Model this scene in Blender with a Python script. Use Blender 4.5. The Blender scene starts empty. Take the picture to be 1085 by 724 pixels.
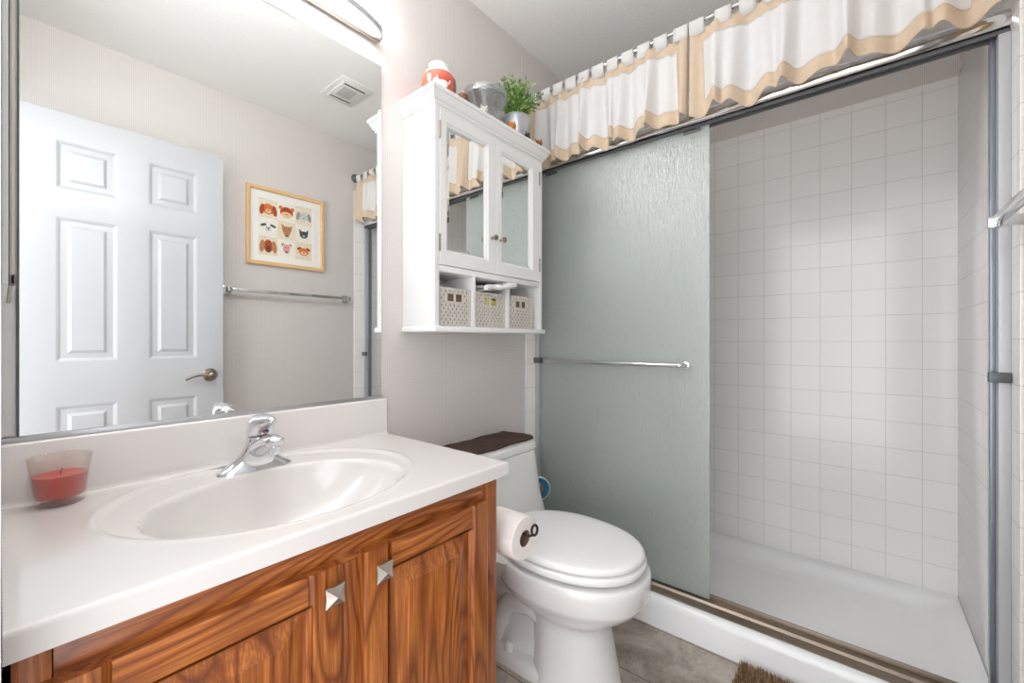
import bpy, bmesh, math, random
from math import sin, cos, pi, radians, sqrt, exp
from mathutils import Vector, Matrix

# ------------------------------------------------------------------ camera, world, light, exposure
SC = bpy.context.scene
COL = SC.collection
cd = bpy.data.cameras.new('camera')
cd.sensor_width = 36.0
cd.lens = 14.855
cd.shift_y = -0.0014
cd.clip_start = 0.01
cam = bpy.data.objects.new('camera', cd)
COL.objects.link(cam)
cam.location = (-0.003, -1.2, 1.06)
cam.rotation_euler = (radians(90), 0, radians(39.53 - 90))
SC.camera = cam

SC.view_settings.view_transform = 'Standard'
SC.view_settings.look = 'None'
SC.view_settings.gamma = 1.0
SC.view_settings.use_curve_mapping = False
SC.view_settings.exposure = 0.62

world = bpy.data.worlds.new('world')
SC.world = world
world.use_nodes = True
world.node_tree.nodes['Background'].inputs[0].default_value = (0.95, 0.97, 1.0, 1)
world.node_tree.nodes['Background'].inputs[1].default_value = 2.4

def area(name, loc, rot, sx, sy, power, color=(1, 1, 1)):
    l = bpy.data.lights.new(name, 'AREA')
    l.shape = 'RECTANGLE'; l.size = sx; l.size_y = sy; l.energy = power; l.color = color
    o = bpy.data.objects.new(name, l); COL.objects.link(o)
    o.location = loc; o.rotation_euler = [radians(a) for a in rot]
    return o
SHADE_GLOW = 17.5


SC.cycles.max_bounces = 12
SC.cycles.diffuse_bounces = 8
SC.cycles.glossy_bounces = 6
SC.cycles.transmission_bounces = 10
SC.cycles.transparent_max_bounces = 32
SC.cycles.sample_clamp_indirect = 6.0

# ------------------------------------------------------------------ materials
def lin(c):
    c /= 255.0
    return c / 12.92 if c <= 0.04045 else ((c + 0.055) / 1.055) ** 2.4
def rgb(r, g, b): return (lin(r), lin(g), lin(b), 1.0)

class NT:
    def __init__(s, name):
        s.m = bpy.data.materials.new(name); s.m.use_nodes = True
        s.t = s.m.node_tree; s.b = s.t.nodes['Principled BSDF']; s.out = s.t.nodes['Material Output']
    def n(s, typ, **kw):
        nd = s.t.nodes.new(typ)
        for k, v in kw.items():
            if k in ('inp',):
                for a, b in v.items(): nd.inputs[a].default_value = b
            else: setattr(nd, k, v)
        return nd
    def l(s, a, b): s.t.links.new(a, b)
    def obj(s): return s.n('ShaderNodeTexCoord').outputs['Object']
    def mapping(s, vec, scale=(1, 1, 1), rot=(0, 0, 0), loc=(0, 0, 0)):
        m = s.n('ShaderNodeMapping'); s.l(vec, m.inputs['Vector'])
        m.inputs['Scale'].default_value = scale; m.inputs['Rotation'].default_value = rot; m.inputs['Location'].default_value = loc
        return m.outputs[0]
    def noise(s, vec, scale, detail=4, rough=.5, dist=0):
        nd = s.n('ShaderNodeTexNoise'); s.l(vec, nd.inputs['Vector'])
        nd.inputs['Scale'].default_value = scale; nd.inputs['Detail'].default_value = detail
        nd.inputs['Roughness'].default_value = rough; nd.inputs['Distortion'].default_value = dist
        return nd.outputs['Fac']
    def math(s, op, a, b=None):
        nd = s.n('ShaderNodeMath', operation=op)
        for i, v in enumerate((a, b)):
            if v is None: continue
            if isinstance(v, (int, float)): nd.inputs[i].default_value = v
            else: s.l(v, nd.inputs[i])
        return nd.outputs[0]
    def ramp(s, fac, stops, interp='LINEAR'):
        nd = s.n('ShaderNodeValToRGB'); s.l(fac, nd.inputs[0]); cr = nd.color_ramp; cr.interpolation = interp
        while len(cr.elements) < len(stops): cr.elements.new(0.5)
        for e, (p, c) in zip(cr.elements, stops): e.position = p; e.color = c
        return nd.outputs[0]
    def mix(s, fac, a, b, blend='MIX'):
        nd = s.n('ShaderNodeMix', data_type='RGBA', blend_type=blend)
        for i, v in ((0, fac), (6, a), (7, b)):
            if isinstance(v, (int, float, tuple)): nd.inputs[i].default_value = v
            else: s.l(v, nd.inputs[i])
        return nd.outputs[2]
    def bump(s, h, strength=.3, dist=.002):
        nd = s.n('ShaderNodeBump'); s.l(h, nd.inputs['Height'])
        nd.inputs['Strength'].default_value = strength; nd.inputs['Distance'].default_value = dist
        s.l(nd.outputs[0], s.b.inputs['Normal'])
    def set(s, **kw):
        for k, v in kw.items():
            inp = s.b.inputs[k.replace('_', ' ')]
            if isinstance(v, (int, float, tuple)): inp.default_value = v
            else: s.l(v, inp)
        return s

def plain(name, c, rough=.5, metal=0.0, var=0.04, scale=30, **kw):
    """a plain colour with a faint procedural mottling"""
    t = NT(name)
    f = t.noise(t.obj(), scale, 3)
    a = tuple(x * (1 - var) for x in c[:3]) + (1,); b = tuple(min(1, x * (1 + var)) for x in c[:3]) + (1,)
    t.set(Base_Color=t.mix(f, a, b), Roughness=rough, Metallic=metal, **kw)
    return t.m

def wallpaper(name, ax):
    t = NT(name); o = t.obj()
    sep = t.n('ShaderNodeSeparateXYZ'); t.l(o, sep.inputs[0])
    u = sep.outputs[ax]; v = sep.outputs[2]
    P = 2 * pi / 0.0062
    cu = t.math('ADD', t.math('MULTIPLY', t.math('SINE', t.math('MULTIPLY', u, P)), .5), .5)
    cv = t.math('ADD', t.math('MULTIPLY', t.math('SINE', t.math('MULTIPLY', v, P)), .5), .5)
    g = t.math('MAXIMUM', t.math('POWER', cu, 3.0), t.math('MULTIPLY', t.math('POWER', cv, 3.0), 1.0))
    big = t.noise(t.mapping(o, (2.5, 2.5, 9)), 3.0, 4)
    base = t.mix(big, rgb(224, 220, 218), rgb(230, 226, 224))
    t.set(Base_Color=t.mix(g, base, rgb(203, 195, 190)), Roughness=.55)
    t.bump(g, .25, .0006)
    return t.m

def tile(name, au, size, off, row=None, rz=0.0, c=(242, 240, 238), grout=(218, 213, 208)):
    t = NT(name); o = t.obj()
    sep = t.n('ShaderNodeSeparateXYZ'); t.l(o, sep.inputs[0])
    cmb = t.n('ShaderNodeCombineXYZ')
    t.l(t.math('SUBTRACT', sep.outputs[au], off), cmb.inputs[0]); t.l(t.math('SUBTRACT', sep.outputs[2], rz), cmb.inputs[1])
    b = t.n('ShaderNodeTexBrick', offset=0.0, squash=1.0)
    t.l(cmb.outputs[0], b.inputs['Vector'])
    b.inputs['Scale'].default_value = 1.0; b.inputs['Mortar Size'].default_value = .0014; b.inputs['Mortar Smooth'].default_value = .35
    b.inputs['Brick Width'].default_value = size; b.inputs['Row Height'].default_value = row or size
    b.inputs['Color1'].default_value = rgb(*c); b.inputs['Color2'].default_value = rgb(*[x + 2 for x in c]); b.inputs['Mortar'].default_value = rgb(*grout)
    t.set(Base_Color=b.outputs['Color'], Roughness=.16, Coat_Weight=.3, Coat_Roughness=.08)
    wav = t.noise(o, 9, 2)
    h = t.math('ADD', t.math('MULTIPLY', b.outputs['Fac'], -1.0), t.math('MULTIPLY', wav, .5))
    t.bump(h, .35, .0015)
    return t.m

def oak(name, grain_axis, seed=0.0):
    t = NT(name); o = t.obj()
    def sc(along, across):
        s = [across] * 3; s[grain_axis] = along; return tuple(s)
    o = t.mapping(o, loc=(seed, seed * 1.7, seed * .6))
    field = t.noise(t.mapping(o, sc(.9, 6.0)), 1.0, 2, .45, .3)
    rings = t.math('FRACT', t.math('MULTIPLY', field, 21.0))
    fine = t.noise(t.mapping(o, sc(9.0, 330.0)), 1.0, 3, .6)
    mid = t.noise(t.mapping(o, sc(3.0, 60.0)), 1.0, 4, .6)
    base = t.ramp(rings, [(0, rgb(112, 54, 18)), (.16, rgb(166, 92, 36)), (.4, rgb(206, 128, 60)), (.8, rgb(188, 110, 48)), (1, rgb(108, 52, 18))])
    c = t.mix(t.ramp(mid, [(.35, (0, 0, 0, 1)), (.7, (.75, .75, .75, 1))]), base, rgb(148, 76, 28))
    c = t.mix(t.ramp(fine, [(.45, (.5, .5, .5, 1)), (.62, (0, 0, 0, 1))]), c, rgb(96, 44, 16))
    t.set(Base_Color=c, Roughness=.33, Coat_Weight=.25, Coat_Roughness=.2)
    t.bump(fine, .12, .0006)
    return t.m

def floor_mat():
    t = NT('stone_look_plank_floor'); o = t.obj()
    sep = t.n('ShaderNodeSeparateXYZ'); t.l(o, sep.inputs[0])
    cmb = t.n('ShaderNodeCombineXYZ')
    t.l(t.math('ADD', sep.outputs[1], .1), cmb.inputs[0]); t.l(t.math('SUBTRACT', sep.outputs[0], .017), cmb.inputs[1])
    b = t.n('ShaderNodeTexBrick', offset=.5); t.l(cmb.outputs[0], b.inputs['Vector'])
    b.inputs['Scale'].default_value = 1.0; b.inputs['Mortar Size'].default_value = .0015; b.inputs['Mortar Smooth'].default_value = .1
    b.inputs['Brick Width'].default_value = 1.22; b.inputs['Row Height'].default_value = .252
    n1 = t.noise(t.mapping(o, (5, 3, 5)), 1.6, 8, .65, .6)
    n2 = t.noise(o, 60, 5, .7)
    c = t.ramp(n1, [(.3, rgb(126, 113, 102)), (.46, rgb(166, 155, 143)), (.56, rgb(192, 182, 171)), (.7, rgb(210, 202, 192))])
    c = t.mix(.22, c, t.ramp(n2, [(.35, rgb(90, 78, 68)), (.65, rgb(205, 198, 188))]))
    c = t.mix(b.outputs['Fac'], c, rgb(60, 50, 44))
    t.set(Base_Color=c, Roughness=.45)
    t.bump(t.math('ADD', t.math('MULTIPLY', b.outputs['Fac'], -1.0), t.math('MULTIPLY', n2, .2)), .3, .0015)
    return t.m

def ceiling_mat():
    t = NT('textured_ceiling_paint'); o = t.obj()
    n = t.noise(o, 90, 4, .55)
    t.set(Base_Color=t.mix(n, rgb(234, 233, 231), rgb(240, 239, 237)), Roughness=.8)
    t.bump(n, .5, .003)
    return t.m

def rain_glass():
    t = NT('rain_textured_glass'); o = t.obj()
    n = t.noise(t.mapping(o, (1, 250, 34)), 1.0, 3, .6, .8)
    n2 = t.noise(t.mapping(o, (1, 70, 50)), 1.0, 2, .5)
    h = t.math('ADD', n, t.math('MULTIPLY', n2, .4))
    t.set(Base_Color=rgb(247, 252, 249), Roughness=.2, IOR=1.5, Transmission_Weight=1.0, Coat_Weight=1.0, Coat_Roughness=.2)
    def bm(strength, dist):
        nd = t.n('ShaderNodeBump'); t.l(h, nd.inputs['Height']); nd.inputs['Strength'].default_value = strength; nd.inputs['Distance'].default_value = dist
        return nd.outputs[0]
    strong, soft = bm(1.0, .0045), bm(.8, .0018)
    t.l(strong, t.b.inputs['Normal']); t.l(soft, t.b.inputs['Coat Normal'])
    tr = t.n('ShaderNodeBsdfTranslucent'); tr.inputs[0].default_value = rgb(244, 250, 246); t.l(strong, tr.inputs['Normal'])
    df = t.n('ShaderNodeBsdfDiffuse'); df.inputs[0].default_value = rgb(233, 242, 236); t.l(strong, df.inputs['Normal'])
    m1 = t.n('ShaderNodeMixShader'); m1.inputs[0].default_value = .6; t.l(tr.outputs[0], m1.inputs[1]); t.l(df.outputs[0], m1.inputs[2])
    m2 = t.n('ShaderNodeMixShader'); m2.inputs[0].default_value = .45; t.l(t.b.outputs[0], m2.inputs[1]); t.l(m1.outputs[0], m2.inputs[2])
    gl = t.n('ShaderNodeBsdfGlossy'); gl.inputs['Roughness'].default_value = .24; t.l(soft, gl.inputs['Normal'])
    m3 = t.n('ShaderNodeMixShader'); m3.inputs[0].default_value = .10; t.l(m2.outputs[0], m3.inputs[1]); t.l(gl.outputs[0], m3.inputs[2])
    t.l(m3.outputs[0], t.out.inputs[0])
    return t.m

def clear_glass(name, c=(1, 1, 1, 1), rough=0.02, edge=.45, base=.06):
    """thin clear shell: mostly see-through, reflecting more towards its edges"""
    t = NT(name)
    lw = t.n('ShaderNodeLayerWeight'); lw.inputs[0].default_value = .35
    f = t.math('ADD', t.math('MULTIPLY', lw.outputs['Facing'], edge), base)
    tr = t.n('ShaderNodeBsdfTransparent'); tr.inputs[0].default_value = c
    gl = t.n('ShaderNodeBsdfGlossy'); gl.inputs['Roughness'].default_value = rough
    mx = t.n('ShaderNodeMixShader'); t.l(f, mx.inputs[0]); t.l(tr.outputs[0], mx.inputs[1]); t.l(gl.outputs[0], mx.inputs[2])
    t.l(mx.outputs[0], t.out.inputs[0])
    return t.m

def cloth(name, c1, c2, trans=.25, weave=900):
    t = NT(name); o = t.obj()
    n = t.noise(t.mapping(o, (1, 1, 1)), 55, 5, .65)
    w = t.noise(t.mapping(o, (1, 1, .25)), weave, 2)
    col = t.mix(n, rgb(*c1), rgb(*c2))
    t.set(Base_Color=col, Roughness=.9)
    t.bump(t.math('ADD', w, n), .25, .0008)
    if trans:
        tr = t.n('ShaderNodeBsdfTranslucent'); t.l(col, tr.inputs[0])
        mx = t.n('ShaderNodeMixShader'); mx.inputs[0].default_value = trans
        t.l(t.b.outputs[0], mx.inputs[1]); t.l(tr.outputs[0], mx.inputs[2]); t.l(mx.outputs[0], t.out.inputs[0])
    return t.m

def wicker_mat():
    t = NT('grey_white_wicker'); o = t.obj()
    n = t.noise(o, 120, 3)
    t.set(Base_Color=t.mix(n, rgb(196, 188, 180), rgb(222, 216, 209)), Roughness=.6)
    return t.m

def glow(name, c, strength):
    t = NT(name)
    n = t.noise(t.obj(), 6, 2)
    t.set(Base_Color=(.9, .9, .9, 1), Roughness=.3, Emission_Color=c, Emission_Strength=strength)
    return t.m

M = {}
M['paper_x'] = wallpaper('beige_grid_wallpaper_long', 0)
M['paper_y'] = wallpaper('beige_grid_wallpaper_end', 1)
M['tile_end'] = tile('white_wall_tile_end', 0, .1125, 1.599, None, .05)
M['tile_back'] = tile('white_wall_tile_back', 1, .1115, -.0545, None, .05)
M['white_wall'] = plain('white_wall_paint', rgb(226, 226, 225), .5)
M['floor'] = floor_mat()
M['ceiling'] = ceiling_mat()
M['oak_x'] = oak('oak_grain_along_x', 0, 0.37)
M['oak_z'] = oak('oak_grain_along_z', 2, 1.9)
M['oak_panel'] = oak('oak_panel_grain', 2, 4.4)
M['oak_panel2'] = oak('oak_panel_grain_second', 2, 7.3)
M['dark_gap'] = plain('dark_gap_shade', rgb(60, 34, 20), .8)  # shade colour for the sheet behind the vanity frame
M['marble'] = plain('cultured_marble', rgb(222, 217, 214), .16, var=.015, scale=4, Coat_Weight=.5, Coat_Roughness=.05)
M['chrome'] = plain('polished_chrome', rgb(225, 226, 228), .07, 1.0, var=.01)
M['steel'] = plain('brushed_nickel', rgb(196, 190, 182), .28, 1.0, var=.04)
M['pewter'] = plain('satin_pewter', rgb(158, 148, 136), .3, 1.0, var=.05)
M['alu'] = plain('satin_aluminium', rgb(205, 207, 210), .3, 1.0, var=.03)
M['jamb'] = plain('pale_jamb_metal', rgb(200, 201, 204), .5, .35, var=.02)
M['jamb_lip'] = plain('blue_grey_jamb_edge', rgb(150, 158, 168), .35, .8, var=.03)
M['track'] = plain('brown_grey_track_metal', rgb(140, 126, 113), .35, .85, var=.12, scale=60)
M['darkmetal'] = plain('dark_grey_bracket', rgb(105, 106, 110), .4, .6)
M['dark_seal'] = plain('dark_rubber_channel', rgb(98, 100, 103), .5)
M['iron'] = plain('black_iron', rgb(40, 37, 36), .45, .5)
M['mirror'] = plain('silvered_mirror', rgb(246, 248, 247), .0, 1.0, var=.0)
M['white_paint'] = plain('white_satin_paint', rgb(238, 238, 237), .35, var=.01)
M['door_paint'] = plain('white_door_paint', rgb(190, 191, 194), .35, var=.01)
M['porcelain'] = plain('white_porcelain', rgb(232, 231, 230), .09, var=.008, Coat_Weight=.6, Coat_Roughness=.04)
M['seat_plastic'] = plain('white_seat_plastic', rgb(238, 238, 237), .22, var=.008)
M['pan'] = plain('white_acrylic_pan', rgb(246, 247, 248), .22, var=.01)
M['rain'] = rain_glass()
M['glass'] = clear_glass('clear_glass', (.985, .955, .94, 1), .01, .42, .025)
M['acrylic'] = clear_glass('clear_plastic', (.975, .98, .985, 1), .04, .22, .03)
M['lid_plastic'] = clear_glass('ridged_clear_plastic', (.93, .945, .96, 1), .1, .45, .22)
M['wax'] = plain('red_orange_wax', rgb(190, 56, 30), .35, var=.12, scale=40, Subsurface_Weight=.25, Subsurface_Radius=(.02, .006, .003))
M['white_cloth'] = cloth('white_curtain_cloth', (246, 245, 244), (238, 236, 235), .3)
M['tan_cloth'] = cloth('tan_linen_cloth', (232, 213, 190), (221, 199, 172), .2)
M['brown_cloth'] = cloth('dark_brown_terry', (62, 44, 38), (84, 62, 54), 0, 300)
M['wicker'] = wicker_mat()
M['wicker_shade'] = plain('brown_weave_shade', rgb(122, 96, 76), .8, var=.2)  # brown that stands in for shade between the basket strands
M['shade'] = glow('lit_frosted_shade', (.97, .985, 1.0, 1), SHADE_GLOW)
M['frame_wood'] = oak('light_maple_frame', 0, 3.1)
def light_wood():
    t = NT('light_maple'); n = t.noise(t.mapping(t.obj(), (40, 40, 40)), 1.0, 4)
    t.set(Base_Color=t.mix(n, rgb(220, 178, 126), rgb(232, 194, 146)), Roughness=.4); return t.m
M['maple'] = light_wood()
M['mat_board'] = plain('white_mat_board', rgb(240, 238, 235), .8, var=.01)
M['toilet_paper'] = plain('soft_white_paper', rgb(240, 232, 228), .95, var=.03, scale=200)
M['card'] = plain('brown_cardboard', rgb(120, 92, 74), .9)
M['packet'] = plain('white_plastic_packet', rgb(232, 232, 233), .3, var=.04)
M['tin'] = plain('galvanised_tin', rgb(196, 199, 205), .3, .9, var=.12, scale=25)
M['leaf'] = plain('green_leaf', rgb(104, 146, 58), .5, var=.35, scale=90)
M['leaf_pale'] = plain('pale_green_leaf', rgb(178, 198, 130), .5, var=.3, scale=90)
M['leaf_dark'] = plain('dark_green_leaf', rgb(48, 70, 40), .5, var=.3, scale=90)
M['soil'] = plain('brown_moss_filler', rgb(76, 62, 44), .95, var=.3)
M['fig_white'] = plain('glazed_white_figure', rgb(236, 228, 214), .3, var=.1)
M['fig_brown'] = plain('glazed_brown_figure', rgb(126, 88, 58), .3, var=.4, scale=150)
M['fig_orange'] = plain('glazed_orange_figure', rgb(198, 112, 40), .3, var=.25, scale=150)
M['fig_black'] = plain('glazed_dark_figure', rgb(44, 44, 48), .3, var=.2)
M['fig_amber'] = plain('glazed_amber_figure', rgb(150, 92, 44), .3, var=.3, scale=150)
M['jar_lid'] = plain('frosted_white_glass_top', rgb(244, 240, 236), .35, var=.02)
M['jar_red'] = plain('coral_candle_glass', rgb(214, 92, 66), .2, var=.15, scale=22, Coat_Weight=.5)
M['jar_grey'] = plain('grey_leaf_paint', rgb(120, 112, 112), .4, var=.2)
M['blue'] = plain('teal_blue_plastic', rgb(36, 104, 138), .4, var=.08)
M['pale_blue'] = plain('pale_blue_plastic', rgb(190, 212, 218), .4, var=.04)
M['red_dot'] = plain('red_mark', rgb(190, 50, 40), .4)
M['blue_dot'] = plain('blue_mark', rgb(50, 80, 160), .4)
M['slot'] = plain('dark_vent_slot', rgb(110, 108, 104), .8)
M['black_slot'] = plain('black_vent_slot', rgb(58, 56, 54), .8)
M['vent_paint'] = plain('white_vent_enamel', rgb(224, 223, 220), .45, var=.01)

# ------------------------------------------------------------------ mesh helpers
class G:
    """collects shapes in world coordinates into one bmesh; idx = material slot"""
    def __init__(s): s.bm = bmesh.new()
    def _fin(s, faces, idx):
        for f in faces: f.material_index = idx
    def box(s, x0, x1, y0, y1, z0, z1, bev=0.0, idx=0, seg=2, rot=None, piv=None):
        t = bmesh.new()
        bmesh.ops.create_cube(t, size=1.0)
        for v in t.verts:
            v.co = Vector(((x0 + x1) / 2 + v.co.x * (x1 - x0), (y0 + y1) / 2 + v.co.y * (y1 - y0), (z0 + z1) / 2 + v.co.z * (z1 - z0)))
        if bev: bmesh.ops.bevel(t, geom=list(t.edges), offset=bev, segments=seg, profile=.5, affect='EDGES')
        if rot is not None: bmesh.ops.rotate(t, verts=t.verts, cent=piv or Vector(((x0 + x1) / 2, (y0 + y1) / 2, (z0 + z1) / 2)), matrix=rot)
        s.merge(t, idx); return s
    def merge(s, t, idx=0):
        mp = {}
        for v in t.verts: mp[v] = s.bm.verts.new(v.co)
        for f in t.faces:
            try: nf = s.bm.faces.new([mp[v] for v in f.verts]); nf.material_index = idx
            except ValueError: pass
        t.free()
    def rings(s, loops, cap0=True, cap1=True, idx=0, closed=False):
        vs = [[s.bm.verts.new(p) for p in lp] for lp in loops]
        n = len(vs[0])
        pairs = list(zip(vs[:-1], vs[1:])) + ([(vs[-1], vs[0])] if closed else [])
        for a, b in pairs:
            for i in range(n):
                j = (i + 1) % n
                f = s.bm.faces.new((a[i], a[j], b[j], b[i])); f.material_index = idx
        if cap0 and not closed: s.bm.faces.new(vs[0][::-1]).material_index = idx
        if cap1 and not closed: s.bm.faces.new(vs[-1]).material_index = idx
        return s
    def lathe(s, c, prof, n=32, axis='Z', idx=0, cap0=True, cap1=True, sx=1.0, sy=1.0):
        c = Vector(c); L = []
        for r, h in prof:
            lp = []
            for i in range(n):
                a = 2 * pi * i / n; u, v = r * cos(a) * sx, r * sin(a) * sy
                d = Vector((u, v, h)) if axis == 'Z' else (Vector((h, u, v)) if axis == 'X' else Vector((v, h, u)))
                lp.append(c + d)
            L.append(lp)
        return s.rings(L, cap0, cap1, idx)
    def tube(s, pts, r, n=12, idx=0, closed=False, flat=1.0):
        pts = [Vector(p) for p in pts]; L = []; up = Vector((0, 0, 1)); N = len(pts)
        rr = r if isinstance(r, (list, tuple)) else [r] * N
        prev = None
        for i, p in enumerate(pts):
            if closed: d = pts[(i + 1) % N] - pts[i - 1]
            else: d = pts[min(i + 1, N - 1)] - pts[max(i - 1, 0)]
            d.normalize()
            if prev is None:
                a = up if abs(d.dot(up)) < .95 else Vector((1, 0, 0))
                nx = d.cross(a).normalized()
            else:
                nx = (prev - d * prev.dot(d)).normalized()
            prev = nx; ny = d.cross(nx)
            L.append([p + nx * (rr[i] * cos(2 * pi * k / n)) + ny * (rr[i] * flat * sin(2 * pi * k / n)) for k in range(n)])
        return s.rings(L, not closed, not closed, idx, closed)
    def grid(s, rows, idx=0, wrap=False):
        vs = [[s.bm.verts.new(p) for p in r] for r in rows]
        for a, b in zip(vs[:-1], vs[1:]):
            for i in range(len(a) - 1 + (1 if wrap else 0)):
                j = (i + 1) % len(a)
                s.bm.faces.new((a[i], a[j], b[j], b[i])).material_index = idx
        return vs
    def poly(s, pts, idx=0):
        s.bm.faces.new([s.bm.verts.new(p) for p in pts]).material_index = idx
    def blob(s, c, rx, ry, rz, idx=0, sub=2, rot=None):
        t = bmesh.new(); bmesh.ops.create_icosphere(t, subdivisions=sub, radius=1.0)
        for v in t.verts:
            p = Vector((v.co.x * rx, v.co.y * ry, v.co.z * rz))
            if rot is not None: p = rot @ p
            v.co = p + Vector(c)
        s.merge(t, idx); return s
    def prism(s, outline, ax, a0, a1, idx=0):
        """extrude a 2-D outline along axis ax (0,1,2) from a0 to a1"""
        def P(p, a):
            if ax == 0: return Vector((a, p[0], p[1]))
            if ax == 1: return Vector((p[0], a, p[1]))
            return Vector((p[0], p[1], a))
        return s.rings([[P(p, a0) for p in outline], [P(p, a1) for p in outline]], True, True, idx)

ORG = {}
def root(name, loc, label, cat, group=None, kind=None):
    o = bpy.data.objects.new(name, None); COL.objects.link(o); o.location = loc
    o.empty_display_size = .05
    tag(o, label, cat, group, kind); ORG[o.name] = Vector(loc)
    return o
def tag(o, label, cat, group=None, kind=None):
    o['label'] = label; o['category'] = cat
    if group: o['group'] = group
    if kind: o['kind'] = kind
    return o
def obj(name, g, mats, parent=None, ang=35, recalc=True, label=None, at=None):
    bm = g.bm
    org = Vector((0, 0, 0))
    if parent is not None:
        org = ORG[parent.name]
    elif at is not None: org = Vector(at)
    if recalc: bmesh.ops.recalc_face_normals(bm, faces=bm.faces)
    bmesh.ops.translate(bm, verts=bm.verts, vec=-org)
    me = bpy.data.meshes.new(name); bm.to_mesh(me); bm.free()
    if not isinstance(mats, (list, tuple)): mats = [mats]
    for m in mats: me.materials.append(M[m] if isinstance(m, str) else m)
    me.shade_smooth(); me.set_sharp_from_angle(angle=radians(ang))
    o = bpy.data.objects.new(name, me); COL.objects.link(o)
    if parent is not None: o.parent = parent; ORG[o.name] = org
    else:
        o.location = org; ORG[o.name] = org
    if label: o['label'] = label
    return o
def struct(name, g, mats, label, cat, **kw):
    o = obj(name, g, mats, **kw); tag(o, label, cat, None, 'structure'); return o
def solidify(o, th):
    m = o.modifiers.new('thickness', 'SOLIDIFY'); m.thickness = th; m.offset = 0
    return o

def panel_front(g, u0, u1, v0, v1, panels, nest, F, idx=0, pidx=None):
    """a face cut into a grid; each rect in panels becomes nested raised / sunk rings. F(u, v, d) -> point, d outward"""
    us = sorted({u0, u1} | {p[0] for p in panels} | {p[1] for p in panels})
    vs = sorted({v0, v1} | {p[2] for p in panels} | {p[3] for p in panels})
    for a, b in zip(us[:-1], us[1:]):
        for c, d in zip(vs[:-1], vs[1:]):
            if any(p[0] - 1e-6 <= a and b <= p[1] + 1e-6 and p[2] - 1e-6 <= c and d <= p[3] + 1e-6 for p in panels): continue
            g.poly([F(a, c, 0), F(b, c, 0), F(b, d, 0), F(a, d, 0)], idx)
    for (a, b, c, d) in panels:
        prev = [F(a, c, 0), F(b, c, 0), F(b, d, 0), F(a, d, 0)]
        for k, (ins, dep) in enumerate(nest):
            cur = [F(a + ins, c + ins, dep), F(b - ins, c + ins, dep), F(b - ins, d - ins, dep), F(a + ins, d - ins, dep)]
            for i in range(4):
                j = (i + 1) % 4
                g.poly([prev[i], prev[j], cur[j], cur[i]], pidx if pidx is not None else idx)
            prev = cur
        g.poly(prev, pidx if pidx is not None else idx)

W = 1.50      # room width from mirror wall (y=0) to door-side wall (y=-W)
CEIL = 2.412
XB = 2.38     # shower far wall
XT = 1.544    # where the tiling starts
TT = 2.09     # tile top
WL = -.0025   # face of the left wall

# ------------------------------------------------------------------ the setting
g = G(); g.box(-1.2, XB + .1, -W - .1, .1, -.08, 0); struct('floor', g, 'floor', 'mottled grey-beige stone-look plank floor beside the toilet', 'floor')
g = G(); g.box(-.11, XB + .1, -W - .1, .1, CEIL, CEIL + .08); struct('ceiling', g, 'ceiling', 'lightly textured off-white ceiling', 'ceiling')
g = G(); g.box(-.11, XB + .1, 0, .1, 0, CEIL)
struct('wall_back', g, 'paper_x', 'beige grid-patterned wallpaper wall behind the toilet and mirror', 'wall')
g = G(); g.box(-.11, XB + .1, -W - .1, -W, 0, CEIL)
struct('wall_front', g, 'paper_x', 'wallpapered wall holding the dog picture and towel bar', 'wall')
g = G(); g.box(XB, XB + .1, -W, 0, 0, CEIL)
struct('wall_right', g, 'paper_y', 'far shower wall, wallpapered strip above the white tile', 'wall')
g = G(); g.box(-.11, WL, -.60, 0, 0, CEIL); g.box(-.11, WL, -W, -.60, 2.04, CEIL); g.box(-.11, WL, -W, -1.44, 0, 2.04)
struct('wall_left', g, 'white_wall', 'white side wall at the left end of the counter, with doorway', 'wall')
# tiling stands 8 mm proud of the walls
g = G(); g.box(XT, XB, -.008, 0, 0.0, TT, .003); struct('trim_1', g, 'tile_end', 'white tile surround at the toilet end of the shower', 'tile')
g = G(); g.box(XT, XB, -W, -W + .008, 0.0, TT, .003); struct('trim_2', g, 'tile_end', 'white tile surround at the door end of the shower', 'tile')
g = G(); g.box(XB - .008, XB, -W + .008, -.008, 0.0, TT); struct('trim_3', g, 'tile_back', 'white square tiles on the long shower wall', 'tile')
g = G(); g.box(WL, .0160, -.004, 0, .884, 1.947, .001); struct('trim_5', g, 'white_wall', 'narrow white strip between the mirror and the left wall', 'trim')
# wallpaper seams
g = G(); g.box(1.519, 1.5205, -.0009, 0, TT - .9, CEIL); 
struct('trim_4', g, 'paper_x', 'thin wallpaper seam above the shower curtain', 'seam')

g = G(); g.box(.1785, .1797, -W, -W + .0009, .9, CEIL)
struct('trim_6', g, 'paper_x', 'thin wallpaper seam above the open door', 'seam')

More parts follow.
